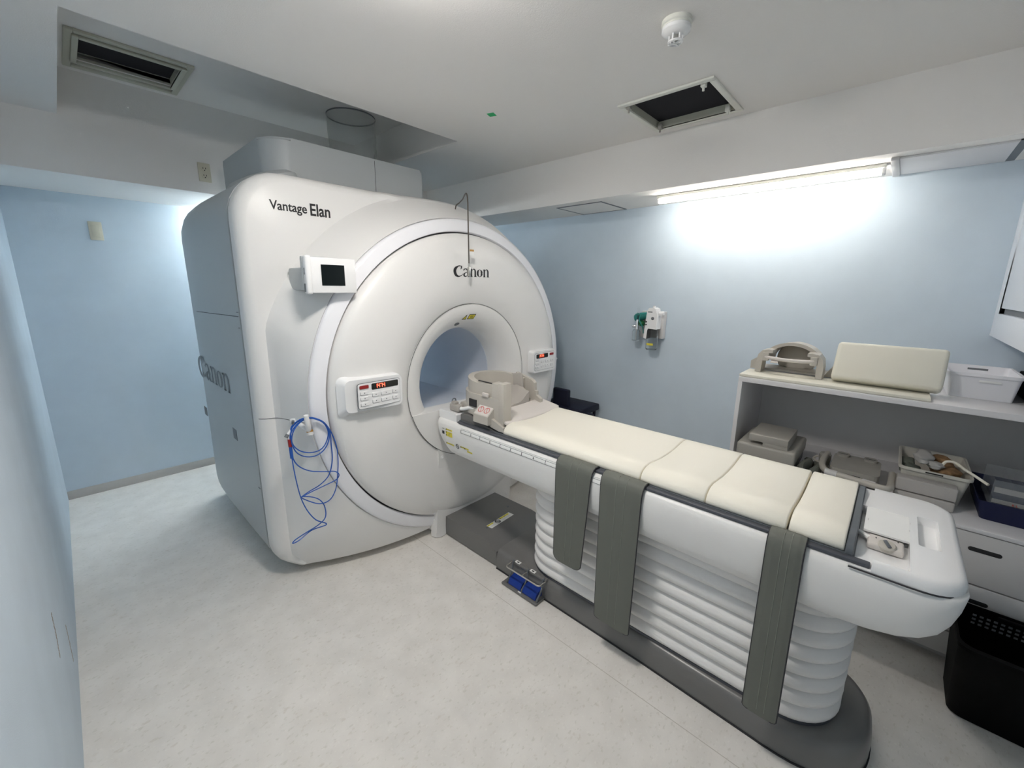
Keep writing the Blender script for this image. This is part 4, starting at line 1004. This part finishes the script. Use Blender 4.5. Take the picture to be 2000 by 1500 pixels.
# ------------------------------------------------------------------ straps
def strap(label, ya, yb, yc, yd, zb, rad, nlines):
    t = thing('couch_strap', label, 'strap', (1.33, (ya + yb) / 2, zb), 'grey straps hanging over the couch side')
    # ya..yb at the top (near the head .. foot), yc..yd at the bottom
    P = [(1.378, .7955), (1.362, .8015), (1.345, .801), (1.3305, .790), (1.3255, .770), (1.3235, .74), (1.3235, .70)]
    zz = .70
    while zz > zb + .03: zz -= .05; P.append((1.3245 + .006 * (.70 - zz), max(zz, zb)))
    P[-1] = (P[-1][0], zb)
    L = [0]
    for a, b in zip(P, P[1:]): L.append(L[-1] + math.hypot(b[0] - a[0], b[1] - a[1]))
    bm = bmesh.new(); front = []; back = []
    cols = 14
    def wid(l):
        f = l / L[-1]; a = ya + (yc - ya) * f; b = yb + (yd - yb) * f
        d = L[-1] - l
        if d < rad: q = rad - math.sqrt(max(0, rad * rad - (rad - d) ** 2)); a -= q; b += q
        return a, b
    LL = []; i = 0
    def at(l):
        for k in range(len(L) - 1):
            if l <= L[k + 1] + 1e-9:
                f = (l - L[k]) / (L[k + 1] - L[k]); return Vector((P[k][0] + (P[k + 1][0] - P[k][0]) * f, 0, P[k][1] + (P[k + 1][1] - P[k][1]) * f))
        return Vector((P[-1][0], 0, P[-1][1]))
    N = 46; ls = [L[-1] * (1 - (1 - i / N) ** 1.35) for i in range(N + 1)]
    G = []
    for l in ls:
        p = at(l); q = at(min(l + .004, L[-1])) - at(max(l - .004, 0)); q.normalize(); nrm = Vector((q.z, 0, -q.x))
        if nrm.x > 0 and abs(nrm.x) > abs(nrm.z): nrm = -nrm
        if abs(nrm.z) >= abs(nrm.x) and nrm.z < 0: nrm = -nrm
        a, b = wid(l); row = []
        for c in range(cols + 1):
            f = c / cols; y = a + (b - a) * f
            th = .0032 + .0022 * (1 if .08 < f < .92 else 0)
            row.append((Vector((p.x, y, p.z)) + nrm * th, Vector((p.x, y, p.z))))
        G.append(row)
    F = [[bm.verts.new(c[0]) for c in r] for r in G]; B = [[bm.verts.new(c[1]) for c in r] for r in G]
    for i in range(N):
        for c in range(cols):
            bm.faces.new((F[i][c], F[i][c + 1], F[i + 1][c + 1], F[i + 1][c])); bm.faces.new((B[i][c], B[i + 1][c], B[i + 1][c + 1], B[i][c + 1]))
        bm.faces.new((F[i][0], F[i + 1][0], B[i + 1][0], B[i][0])); bm.faces.new((F[i][cols], B[i][cols], B[i + 1][cols], F[i + 1][cols]))
    for c in range(cols):
        bm.faces.new((F[0][c], B[0][c], B[0][c + 1], F[0][c + 1])); bm.faces.new((F[N][c], F[N][c + 1], B[N][c + 1], B[N][c]))
    finish(bm, 'strap_band', 'strap', t, ang=50)
    def line(f, l0=.02, l1=.97, r=.0011, nm='stitch_line', mk='straps'):
        pts = []
        for i in range(30):
            l = L[-1] * (l0 + (l1 - l0) * i / 29); p = at(l); a, b = wid(l)
            q = at(min(l + .004, L[-1])) - at(max(l - .004, 0)); q.normalize(); nrm = Vector((q.z, 0, -q.x))
            if nrm.x > 0 and abs(nrm.x) > abs(nrm.z): nrm = -nrm
            if abs(nrm.z) >= abs(nrm.x) and nrm.z < 0: nrm = -nrm
            pts.append(Vector((p.x, a + (b - a) * f, p.z)) + nrm * .0056)
        bm = bmesh.new(); tube(bm, pts, r, 6); finish(bm, nm, mk, t)
    for f in nlines: line(f)
    bm = bmesh.new()
    edge = []
    for l in ls[1:]: p = at(l); edge.append(Vector((p.x - .0012, wid(l)[0] + .0006, p.z)))
    for l in ls[:0:-1]: p = at(l); edge.append(Vector((p.x - .0012, wid(l)[1] - .0006, p.z)))
    tube(bm, edge, .0024, 6); finish(bm, 'edge_binding', 'gap', t)
strap('short grey strap with rounded end, nearest the scanner', .968, .792, .968, .828, .325, .03, (.42, .62))
strap('wide long grey strap beside the short strap on couch side', .752, .583, .748, .594, .160, .012, (.40, .62))
strap('narrow long grey strap near the foot end of couch', .187, .097, .186, .091, .170, .012, (.42, .64))

# ------------------------------------------------------------------ head coil on the head end of the couch
H = thing('head_coil', 'beige head coil cradle standing at the head end of the couch', 'head coil', (TX, 1.5, .79))
def wall_sweep(name, pts, h0, h1, th, mk, parent=H, bev=.003):
    # upright wall following plan points, with per point base and top heights
    n = len(pts); bm = bmesh.new(); rg = []
    for i, (x, y) in enumerate(pts):
        a = pts[max(i - 1, 0)]; b = pts[min(i + 1, n - 1)]; d = Vector((b[0] - a[0], b[1] - a[1], 0)).normalized(); q = Vector((-d.y, d.x, 0)) * th / 2
        z0 = h0[i] if isinstance(h0, list) else h0; z1 = h1[i] if isinstance(h1, list) else h1
        p = Vector((x, y, 0))
        rg.append([p - q + Vector((0, 0, z0)), p + q + Vector((0, 0, z0)), p + q * .9 + Vector((0, 0, z1)), p - q * .9 + Vector((0, 0, z1))])
    loft(bm, rg); bevel_all(bm, bev, 2, 40)
    return finish(bm, name, mk, parent)
# base tray
bm = bmesh.new()
prism_x(bm, [(1.345, .800), (1.345, .826), (1.42, .838), (1.48, .862), (1.53, .880), (1.69, .885), (1.70, .870), (1.70, .800)], 1.412, 1.815)
bevel_all(bm, .008, 2); finish(bm, 'coil_base', 'coil', H)
# horseshoe wall
import math as _m
arc = []
cx, cy = 1.60, 1.56
cx, cy = 1.585, 1.565
for i in range(23):
    a = PI * .20 + PI * .82 * i / 22
    arc.append((cx + .162 * math.cos(a), cy + .150 * math.sin(a)))
left = [(1.425, 1.37), (1.425, 1.42), (1.425, 1.47), (1.425, 1.52)]
right = [(1.765, 1.545), (1.758, 1.58), (1.745, 1.62)]
pl = right + arc + left[::-1]
hs = [.985, .995, 1.005] + [1.015 + .012 * math.sin(PI * i / 22) for i in range(23)] + [1.018, 1.02, 1.022, 1.022]
wall_sweep('cradle_wall', pl, .86, hs, .036, 'coil')
wall_sweep('wall_skirt', [(x + (-.010 if x < 1.6 else .010), y + .006) for x, y in pl[3:]], .84, .955, .040, 'coil')
# slot in the rim, latch and label boxes on the near side
box('rim_slot', 'blk', 1.419, 1.428, 1.44, 1.56, 1.0215, 1.0245, H)
bm = bmesh.new(); bxm(bm, 1.395, 1.455, 1.352, 1.392, .80, 1.040, bev=.006); bxm(bm, 1.400, 1.450, 1.385, 1.440, .90, 1.034, bev=.005); finish(bm, 'near_post', 'coil', H)
bm = bmesh.new(); bxm(bm, 1.388, 1.402, 1.455, 1.50, .955, .975, bev=.004); finish(bm, 'latch', 'pad', H)
box('side_window', 'blk', 1.390, 1.3965, 1.545, 1.600, .885, .925, H)
bm = bmesh.new(); prism_y(bm, [(1.352, .825), (1.352, .868), (1.405, .912), (1.44, .912), (1.44, .825)], 1.418, 1.525); bevel_all(bm, .005); lbx = finish(bm, 'connector_box', 'coil', H)
bm = bmesh.new()
def onbox(y, s, d=.0008): # s: 0..1 up the sloping face
    a = Vector((1.352, 0, .868)); b = Vector((1.405, 0, .912)); p = a + (b - a) * s; n = Vector((-(b - a).z, 0, (b - a).x)).normalized(); p += n * d; p.y = y; return p
vs = [bm.verts.new(onbox(y, s)) for y, s in ((1.424, .06), (1.519, .06), (1.519, .94), (1.424, .94))]; f = bm.faces.new(vs)
for yc_ in (1.451, 1.493):
    for i in range(16):
        a, b = 2 * PI * i / 16, 2 * PI * (i + 1) / 16
        q = [(yc_ + r * math.cos(t) , .5 + r * math.sin(t) / .0689) for r, t in ((.0145, a), (.018, a), (.018, b), (.0145, b))]
        fc = bm.faces.new([bm.verts.new(onbox(y, s, .0014)) for y, s in q]); fc.material_index = 1
    fc = bm.faces.new([bm.verts.new(onbox(yc_ + dy, .5 + ds, .0014)) for dy, ds in ((-.009, -.22), (-.007, -.26), (.009, .22), (.007, .26))]); fc.material_index = 1
finish(bm, 'prohibition_label', ['pad', 'redink'], lbx, smooth=False)
# stepped bracket on the far side and the inner pads
bm = bmesh.new(); prism_x(bm, [(1.43, .80), (1.43, .878), (1.462, .896), (1.462, .918), (1.475, .922), (1.478, .965), (1.50, .982), (1.62, 1.008), (1.62, .80)], 1.778, 1.800); bevel_all(bm, .003); finish(bm, 'far_bracket', 'coil', H)
bm = bmesh.new(); bxm(bm, 1.733, 1.752, 1.535, 1.680, .868, 1.008, bev=.008, seg=3, rot=Matrix.Rotation(.10, 3, 'Z') @ Matrix.Rotation(-.16, 3, 'X')); finish(bm, 'side_pad', 'padg', H)
bm = bmesh.new()
g = []
for j in range(9):
    y = 1.478 + .19 * j / 8
    g.append([Vector((1.59 + .145 * u, y, .868 + .022 * min(1, j / 3) + .055 * abs(u) ** 2.2 + .004 * math.sin(9 * u + 3 * j))) for u in [-1 + 2 * i / 12 for i in range(13)]])
for r in g[:]:
    pass
R2 = [[Vector(p) for p in r] + [Vector((p.x, p.y, .850)) for p in reversed(r)] for r in g]
loft(bm, R2); finish(bm, 'head_pad', 'padg', H)
# pinkish shoulder pad sloping down onto the long pad
bm = bmesh.new(); rg = []
for y, z, w in ((1.337, .832, .212), (1.341, .838, .216), (1.38, .845, .214), (1.43, .853, .212), (1.475, .862, .208), (1.482, .856, .204)):
    rg.append([Vector((TX + w * u, y, z + .010 * abs(u) ** 2.5)) for u in [-1 + 2 * i / 14 for i in range(15)]] + [Vector((TX + w * u, y, z - .012 + .010 * abs(u) ** 2.5)) for u in [1 - 2 * i / 14 for i in range(15)]])
loft(bm, rg); finish(bm, 'shoulder_pad', 'pad', H, ang=50)
wall_sweep('base_flange', [(1.392, 1.341), (1.387, 1.37), (1.385, 1.42), (1.39, 1.47)], [.800, .802, .812, .828], [.822, .836, .856, .878], .018, 'coil', bev=.004)
bm = bmesh.new(); prism_x(bm, [(1.655, .7945), (1.655, .828), (1.60, .835), (1.50, .818), (1.42, .800), (1.40, .7945)], 1.378, 1.412); bevel_all(bm, .003); finish(bm, 'coil_sled', 'grey', H)
# plug and white cable beside the coil
pg = thing('coil_plug', 'pinkish grey plug with white cable lying beside the head coil', 'plug', (1.40, 1.70, .832))
bm = bmesh.new(); bxm(bm, 1.372, 1.410, 1.668, 1.745, .833, .872, bev=.008, seg=3); bxm(bm, 1.376, 1.404, 1.70, 1.735, .866, .886, bev=.005); finish(bm, 'plug_body', 'padg', pg)
bm = bmesh.new(); tube(bm, [(1.39 + .013 * math.cos(a), 1.725, .889 + .011 * math.sin(a)) for a in [PI * i / 8 for i in range(-1, 9)]], .003, 8); finish(bm, 'plug_latch', 'ink', pg)
bm = bmesh.new(); tube(bm, catmull([(1.391, 1.672, .853), (1.396, 1.65, .855), (1.402, 1.61, .868), (1.404, 1.57, .872), (1.404, 1.54, .866), (1.404, 1.528, .862)], 6), .0105, 12); finish(bm, 'white_cable', 'label', pg)

# ================================================================== STORAGE ALONG THE RIGHT WALL
K = thing('drawer_cabinet', 'low white drawer cabinet under the open shelf on right wall', 'cabinet', (2.57, -.10, 0))
KY0, KY1, KX = -.78, .575, 2.25
bm = bmesh.new(); bxm(bm, KX + .018, 2.888, KY0, KY1, .05, .604); bxm(bm, KX + .06, 2.88, KY0 + .02, KY1 - .02, 0, .05); finish(bm, 'cabinet_body', 'cabd', K)
box('counter_top', 'cab', KX - .004, 2.8915, KY0, KY1, .604, .620, K, bev=.002)
for (ya, yb) in ((.575, .205), (.205, -.145), (-.145, -.605)):
    for (za, zb) in ((.392, .600), (.160, .386), (.052, .154)):
        bm = bmesh.new(); bxm(bm, KX, KX + .018, yb + .0015, ya - .0015, za, zb, bev=.0015)
        dr = finish(bm, 'drawer_front', 'cabd', K)
        if zb - za > .15:
            yc_, zc_ = (ya + yb) / 2, zb - .064
            bm = bmesh.new(); prism_x(bm, rrect(yc_ - .044, yc_ + .044, zc_ - .0085, zc_ + .0085, .008), KX - .0008, KX + .004)
            finish(bm, 'handle_slot', 'blk', dr)
T2 = thing('open_shelf', 'white open shelf unit standing on the drawer cabinet', 'shelf', (2.62, -.10, .62))
bm = bmesh.new(); bxm(bm, 2.37, 2.885, KY0, .572, 1.031, 1.056, bev=.0015); finish(bm, 'top_board', 'cab', T2)
for y in (.562, KY0 + .01): box('side_board', 'cab', 2.37, 2.885, y - .010, y + .010, .62, 1.031, T2, bev=.001)
box('back_board', 'cabd', 2.870, 2.884, KY0 + .02, .552, .62, 1.031, T2)

# on top of the shelf
def grow(o, k, dx, dy, dz):
    o.location = o.location + Vector((dx, dy, dz))
    if o.type == 'MESH': o.data.transform(Matrix.Scale(k, 4))
    for a in o.children:
        a.data.transform(Matrix.Scale(k, 4))
        for b in a.children: b.data.transform(Matrix.Scale(k, 4))
bm = bmesh.new(); bxm(bm, 2.378, 2.575, -.150, .574, 1.0565, 1.0715, bev=.005)
tag(finish(bm, 'base_board', 'cream2'), 'thin cream board on the shelf top beneath knee coil and pillow', 'board')
kc = thing('knee_coil', 'beige arched knee coil on the left end of shelf top', 'knee coil', (2.42, .36, 1.094))
bm = bmesh.new(); prism_x(bm, [(.545, 1.0945), (.545, 1.135), (.525, 1.15), (.50, 1.105), (.22, 1.105), (.195, 1.15), (.180, 1.14), (.175, 1.0945)], 2.46, 2.60); bevel_all(bm, .004); finish(bm, 'coil_base', 'coil', kc)
# arch posts with inward hooks
for s in (-1, 1):
    c = .362; f = lambda a: c + s * a
    poly = [(f(.140), 1.0945), (f(.140), 1.150), (f(.134), 1.185), (f(.118), 1.206), (f(.092), 1.212), (f(.072), 1.210), (f(.072), 1.195), (f(.100), 1.192), (f(.112), 1.17), (f(.115), 1.0945)]
    if s < 0: poly = poly[::-1]
    bm = bmesh.new(); prism_x(bm, poly, 2.370, 2.46); bevel_all(bm, .004, 2, 50); finish(bm, 'arch_post', 'coil', kc)
bm = bmesh.new(); tube(bm, catmull([(2.372, .470, 1.178), (2.365, .44, 1.172), (2.365, .36, 1.168), (2.365, .285, 1.172), (2.372, .255, 1.180)], 5), .0085, 10); finish(bm, 'handle_bar', 'pad', kc)
for y in (.462, .262): box('hinge_block', 'coil', 2.362, 2.384, y - .014, y + .014, 1.155, 1.196, kc, bev=.003)
bm = bmesh.new(); prism_y(bm, [(2.345, 1.155), (2.372, 1.163), (2.372, 1.158), (2.350, 1.150)], .405, .435); finish(bm, 'latch_tab', 'pad', kc)
bm = bmesh.new(); rg = []
for k, x in enumerate((2.44, 2.50, 2.56, 2.60)):
    o = [Vector((x, .362 + (.128 - .004 * k) * math.cos(PI * i / 20), 1.150 + (.098 - .003 * k) * math.sin(PI * i / 20))) for i in range(21)]
    q = [Vector((x, .362 + (.110 - .004 * k) * math.cos(PI * i / 20), 1.150 + (.082 - .003 * k) * math.sin(PI * i / 20))) for i in range(20, -1, -1)]
    rg.append(o + q)
loft(bm, rg); finish(bm, 'coil_dome', 'coil', kc)
bm = bmesh.new(); lathe(bm, (2.592, .362, 1.150), (1, 0, 0), [(0, -.03), (.06, -.025), (.085, -.01), (.09, 0), (.09, .010), (0, .010)], 32)
for v in bm.verts:
    if v.co.z < 1.105: v.co.z = 1.105
finish(bm, 'dome_end', 'coil', kc)
grow(kc, 1.05, .132, .020, -.0222)

bm = bmesh.new(); bxm(bm, 2.36 - .034, 2.36 + .034, -.172, .190, 1.110, 1.288, bev=.016, seg=4, rot=Matrix.Rotation(.42, 3, 'Y'), piv=(2.36, 0, 1.110))
zmin = min(v.co.z for v in bm.verts)
for v in bm.verts: v.co.z += 1.0945 - zmin; v.co.y += (v.co.z - 1.1) * -.02
grow(tag(finish(bm, 'pillow', 'cream2', ang=60), 'cream vinyl pillow block leaning back on the shelf top', 'pillow'), 1.05, .131, .000, -.0225)

def basket(name, label, x0, x1, y0, y1, z0, z1, mk, flare=.012, th=.003, cat='basket'):
    t = thing(name, label, cat, ((x0 + x1) / 2, (y0 + y1) / 2, z0))
    bm = bmesh.new(); r = .02
    def rg(o, z): return [Vector((x, y, z)) for x, y in rrect(x0 - o, x1 + o, y0 - o, y1 + o, r + max(o, -.01), 5)]
    loft(bm, [rg(-flare, z0), rg(0, z1), rg(.006, z1), rg(.006, z1 - .012), rg(.0045, z1 - .012), rg(.0045, z1 - .002), rg(0.0, z1 - .002)][:4] + [rg(.0045, z1 - .012)], cap=False)
    finish(bm, 'rim', mk, t)
    bm = bmesh.new(); loft(bm, [rg(-flare, z0), rg(-.001, z1 - .001), rg(-.001 - th, z1 - .001), rg(-flare - th, z0 + th)], cap=True)
    finish(bm, 'basket_shell', mk, t)
    return t
wb = basket('storage_basket', 'white plastic basket on the shelf top behind the pillow', 2.455, 2.745, -.392, -.182, 1.080, 1.186, 'basket', .014)
box('handle_hole', 'ink', 2.7385, 2.7400, -.325, -.262, 1.158, 1.174, wb)
bm = bmesh.new(); bxm(bm, 2.452, 2.4545, -.335, -.275, 1.152, 1.160, bev=.001); finish(bm, 'name_tag', 'label', wb)
grow(wb, 1.04, .142, -.0157, -.0235)
bm = bmesh.new(); bxm(bm, 2.60, 2.88, -.76, -.440, 1.0565, 1.155, bev=.008); bxm(bm, 2.596, 2.884, -.764, -.436, 1.140, 1.162, bev=.004)
tag(finish(bm, 'black_case', 'black'), 'black case right of the white basket on the shelf top', 'case')

# inside the shelf
t = thing('coil_case', 'wide grey beige coil case in the left end of the shelf', 'coil case', (2.43, .395, .62))
bm = bmesh.new(); bxm(bm, 2.272, 2.60, .262, .518, .668, .738, bev=.012, seg=3); finish(bm, 'case_lid', 'coild', t)
bm = bmesh.new(); bxm(bm, 2.280, 2.59, .268, .512, .6205, .666, bev=.004); finish(bm, 'case_base', 'rail', t)
bm = bmesh.new(); bxm(bm, 2.285, 2.53, .300, .470, .755, .789, bev=.002); bxm(bm, 2.287, 2.53, .300, .405, .7385, .757); bxm(bm, 2.40, 2.53, .40, .470, .7385, .757)
tag(finish(bm, 'small_coil_box', 'coild'), 'small flat grey box on top of the wide coil case', 'box')
for i, (y, lab) in enumerate(((.228, 'olive grey padded strap roll touching the coil case'), (.188, 'olive grey padded strap roll between its twin and the flat coil'))):
    bm = bmesh.new(); rg = []
    for k in range(13):
        x = 2.272 + .20 * k / 12; yy = y + .010 * math.sin(k * .55 + i); h = .672 + .018 * math.sin(PI * k / 12) - .012 * i
        rg.append([Vector((x, yy - .013, .6205)), Vector((x, yy + .013, .6205)), Vector((x, yy + .015, h - .01)), Vector((x, yy + .007, h)), Vector((x, yy - .007, h)), Vector((x, yy - .015, h - .01))])
    loft(bm, rg); tag(finish(bm, 'strap_roll', 'strap', ang=50), lab, 'strap roll', 'strap rolls in the shelf')
t = thing('body_coil', 'flat grey body coil with round handle bars lying in the shelf', 'body coil', (2.46, .04, .62))
bm = bmesh.new(); prism_z(bm, rrect(2.36, 2.60, -.045, .135, .03, 5), .635, .690); bevel_all(bm, .008, 2, 50); finish(bm, 'coil_body', 'coild', t)
for y in (.10, -.005):
    bm = bmesh.new(); prism_z(bm, rrect(2.545, 2.60, y - .025, y + .025, .018, 5), .688, .700); bevel_all(bm, .003, 2, 50); fl = finish(bm, 'cable_boss', 'coild', t)
    box('boss_slot', 'blk', 2.568, 2.573, y - .018, y + .018, .6995, .7008, fl)
bm = bmesh.new(); bxm(bm, 2.3585, 2.3602, .02, .095, .668, .672); finish(bm, 'panel_slot', 'blk', t)
box('panel_outline', 'ink', 2.359, 2.3604, .028, .0295, .648, .668, t); box('latch_plate', 'coil', 2.357, 2.3604, -.03, .012, .642, .652, t)
bm = bmesh.new(); tube(bm, catmull([(2.60, .165, .675), (2.50, .170, .675), (2.40, .166, .675), (2.345, .150, .675), (2.320, .115, .675), (2.300, .02, .675), (2.285, -.045, .675), (2.295, -.078, .675), (2.36, -.085, .675), (2.50, -.088, .675)], 6), .0135, 12); finish(bm, 'handle_bar', 'coil', t)
for yy in (.115, -.02):
    bm = bmesh.new(); cyl(bm, (2.2955 + (yy + .05) * .17, yy + .03, .675), (2.2955 + (yy + .0) * .17, yy - .015, .675), .0150, n=16); finish(bm, 'bar_sleeve', 'cabd', t)
bm = bmesh.new(); lathe(bm, (2.575, .172, .655), (0, 0, 1), [(.022, -.034), (.026, 0), (.026, .020), (.020, .028), (0, .030)], 24); cyl(bm, (2.60, .15, .655), (2.60, .195, .665), .014, n=16); finish(bm, 'cable_joint', 'coild', t)
bm = bmesh.new(); tube(bm, catmull([(2.575, .20, .66), (2.565, .215, .64), (2.50, .14, .628), (2.42, .15, .626), (2.30, .10, .626), (2.285, .0, .626), (2.30, -.06, .626)], 6), .005, 8); finish(bm, 'coil_cable', 'coil', t)

for i, (z0, z1, lab) in enumerate(((.6205, .662, 'lower grey foam slab of the pair in front of ivory basket'), (.665, .722, 'upper grey foam slab of the pair in front of ivory basket'))):
    bm = bmesh.new(); bxm(bm, 2.342 + .004 * i, 2.408, -.283, -.098, z0, z1, bev=.006, seg=3)
    tag(finish(bm, 'foam_slab', 'foam'), lab, 'foam slab', 'foam slabs in the shelf')
ib = basket('supply_basket', 'ivory basket full of packets and brown fluff in the shelf', 2.422, 2.745, -.322, -.104, .6205, .752, 'basketg', .020)
box('handle_slot', 'blk', 2.4145, 2.4165, -.238, -.184, .7425, .7475, ib)
def blob(bm, c, r, s=(1, 1, 1), seed=0, amp=.18):
    rn = random.Random(seed); ph = [rn.random() * 6 for _ in range(6)]
    q = bmesh.ops.create_icosphere(bm, subdivisions=3, radius=1)
    for v in q['verts']:
        d = v.co.normalized(); k = 1 + amp * (math.sin(3 * d.x * 2 + ph[0]) * math.cos(4 * d.y + ph[1]) + .6 * math.sin(7 * d.z + ph[2] + 4 * d.x))
        v.co = Vector(c) + Vector((d.x * s[0], d.y * s[1], d.z * s[2])) * r * k
bm = bmesh.new(); blob(bm, (2.55, -.255, .728), .05, (1.9, .95, .55), 2, .15); blob(bm, (2.64, -.24, .745), .04, (1.3, 1, .6), 5, .15)
tag(finish(bm, 'brown_fluff', 'tan', ang=80), 'brown fluffy wadding in the right half of ivory basket', 'wadding')
bm = bmesh.new(); blob(bm, (2.56, -.180, .772), .045, (1.9, .75, .48), 9, .16); blob(bm, (2.50, -.215, .760), .03, (1.2, .9, .5), 3, .16)
tag(finish(bm, 'plastic_bag', 'bag', ang=80), 'crumpled clear plastic bag on top of ivory basket', 'bag')
for i, (a, b, c, e, lab) in enumerate(((2.50, -.150, .735, .5, 'grey green packet in the left front of ivory basket'), (2.58, -.135, .738, -.2, 'grey green packet in the left back of ivory basket'))):
    bm = bmesh.new(); bxm(bm, a - .045, a + .045, b - .022, b + .030, c - .05, c, bev=.008, seg=3, rot=Matrix.Rotation(e * .5, 3, 'X')); tag(finish(bm, 'packet', 'bluegrey'), lab, 'packet', 'packets in the ivory basket')
bm = bmesh.new(); tube(bm, catmull([(2.50, -.235, .765), (2.505, -.245, .784), (2.50, -.27, .789), (2.47, -.30, .776), (2.45, -.335, .760), (2.42, -.365, .748)], 6), .0055, 8)
tag(finish(bm, 'cream_tube', 'cream'), 'thin cream tube curving over the right rim of ivory basket', 'tube')
bm = bmesh.new()
bs = [[Vector((x, y, z)) for x, y in rrect(2.36 - o, 2.72 + o, -.76, -.345 + o, .015, 4)] for o, z in ((-.012, .6205), (.006, .700), (.002, .700), (-.014, .626))]
loft(bm, bs); tag(finish(bm, 'blue_tray', 'bluebin'), 'deep blue tray at the right end of the shelf', 'tray')
t = thing('acrylic_box', 'clear acrylic box with white lettering strip on the blue tray', 'box', (2.48, -.55, .678))
bm = bmesh.new()
bxm(bm, 2.385, 2.60, -.74, -.372, .678, .683)
for a in ((2.385, 2.389, -.74, -.372), (2.596, 2.60, -.74, -.372)): bxm(bm, *a, .683, .785)
for a in ((-.376, -.372), (-.74, -.736)): bxm(bm, 2.389, 2.596, a[0], a[1], .683, .785)
finish(bm, 'box_shell', 'acryl', t)
bm = bmesh.new(); bxm(bm, 2.41, 2.58, -.73, -.385, .6835, .70, bev=.002); finish(bm, 'box_insert', 'bluebin', t)
for z0, z1 in ((.735, .757), (.692, .708)): box('paper_strip', 'foam', 2.3895, 2.391, -.735, -.378, z0, z1, t)
text_mesh('strip_writing', 'R L', .012, (2.3845, -.43, .6945), (0, -1, 0), (0, 0, 1), 'redink', t)
for y in (-.425, -.455, -.50): box('divider', 'acryl', 2.392, 2.595, y - .0012, y + .0012, .70, .770, t)

# black crate on the floor in front of the drawers
t = thing('laundry_crate', 'black slotted plastic crate on the floor before the drawers', 'crate', (2.10, -.60, 0))
bm = bmesh.new()
def cr(o, z, r=.03): return [Vector((x, y, z)) for x, y in rrect(1.985 - o, 2.205 + o * .25, -.86 - o, -.345 + o * .35, r + .01, 6)]
loft(bm, [cr(0, .004), cr(.045, .235), cr(.048, .24), cr(.060, .34), cr(.062, .345), cr(.055, .345), cr(.040, .235), cr(-.004, .010)]); finish(bm, 'crate_shell', 'black', t)
bm = bmesh.new(); loft(bm, [cr(.060, .330), cr(.075, .334), cr(.075, .348), cr(.055, .348)], cap=False); finish(bm, 'crate_rim', 'black', t)
bm = bmesh.new()
for r_ in range(3):
    for k in range(22):
        y = -.385 - k * .018; z = .315 - r_ * .018
        bxm(bm, 2.2060, 2.2082, y - .006, y + .004, z - .0045, z + .0035)
finish(bm, 'slot_pattern', 'ink', t)
box('rim_handle', 'black', 2.188, 2.200, -.62, -.44, .330, .350, t, bev=.003)

for ch in t.children: ch.data.transform(Matrix.Diagonal((1, 1, .93, 1)))
# dark chair between the scanner and the right wall
t = thing('navy_chair', 'dark navy chair mostly hidden between couch and right wall', 'chair', (2.62, 1.76, 0))
bm = bmesh.new(); bxm(bm, 2.60, 2.64, 1.815, 1.965, .45, .715, bev=.012, seg=3); finish(bm, 'backrest', 'navy', t)
bm = bmesh.new(); bxm(bm, 2.575, 2.86, 1.68, 2.06, .53, .585, bev=.012, seg=3); finish(bm, 'seat', 'navy', t)
bm = bmesh.new(); bxm(bm, 2.60, 2.68, 1.615, 1.68, .50, .555, bev=.018, seg=3); finish(bm, 'armrest', 'navy', t)
for x in (2.60, 2.83):
    for y in (1.71, 2.02):
        bm = bmesh.new(); cyl(bm, (x, y, 0), (x, y, .532), .012, n=14); finish(bm, 'leg', 'navy', t)

# ------------------------------------------------------------------ world and exposure
sc = bpy.context.scene
w = bpy.data.worlds.new('world'); sc.world = w; w.use_nodes = True
w.node_tree.nodes['Background'].inputs['Color'].default_value = (0.01, 0.01, 0.01, 1)
w.node_tree.nodes['Background'].inputs['Strength'].default_value = 0.0
sc.view_settings.view_transform = 'Standard'; sc.view_settings.look = 'None'
sc.view_settings.exposure = 2.06; sc.view_settings.gamma = 1.0; sc.view_settings.use_curve_mapping = False
sc.cycles.max_bounces = 12; sc.cycles.diffuse_bounces = 8; sc.cycles.transmission_bounces = 10; sc.cycles.transparent_max_bounces = 12
sc.cycles.caustics_refractive = False; sc.cycles.caustics_reflective = False
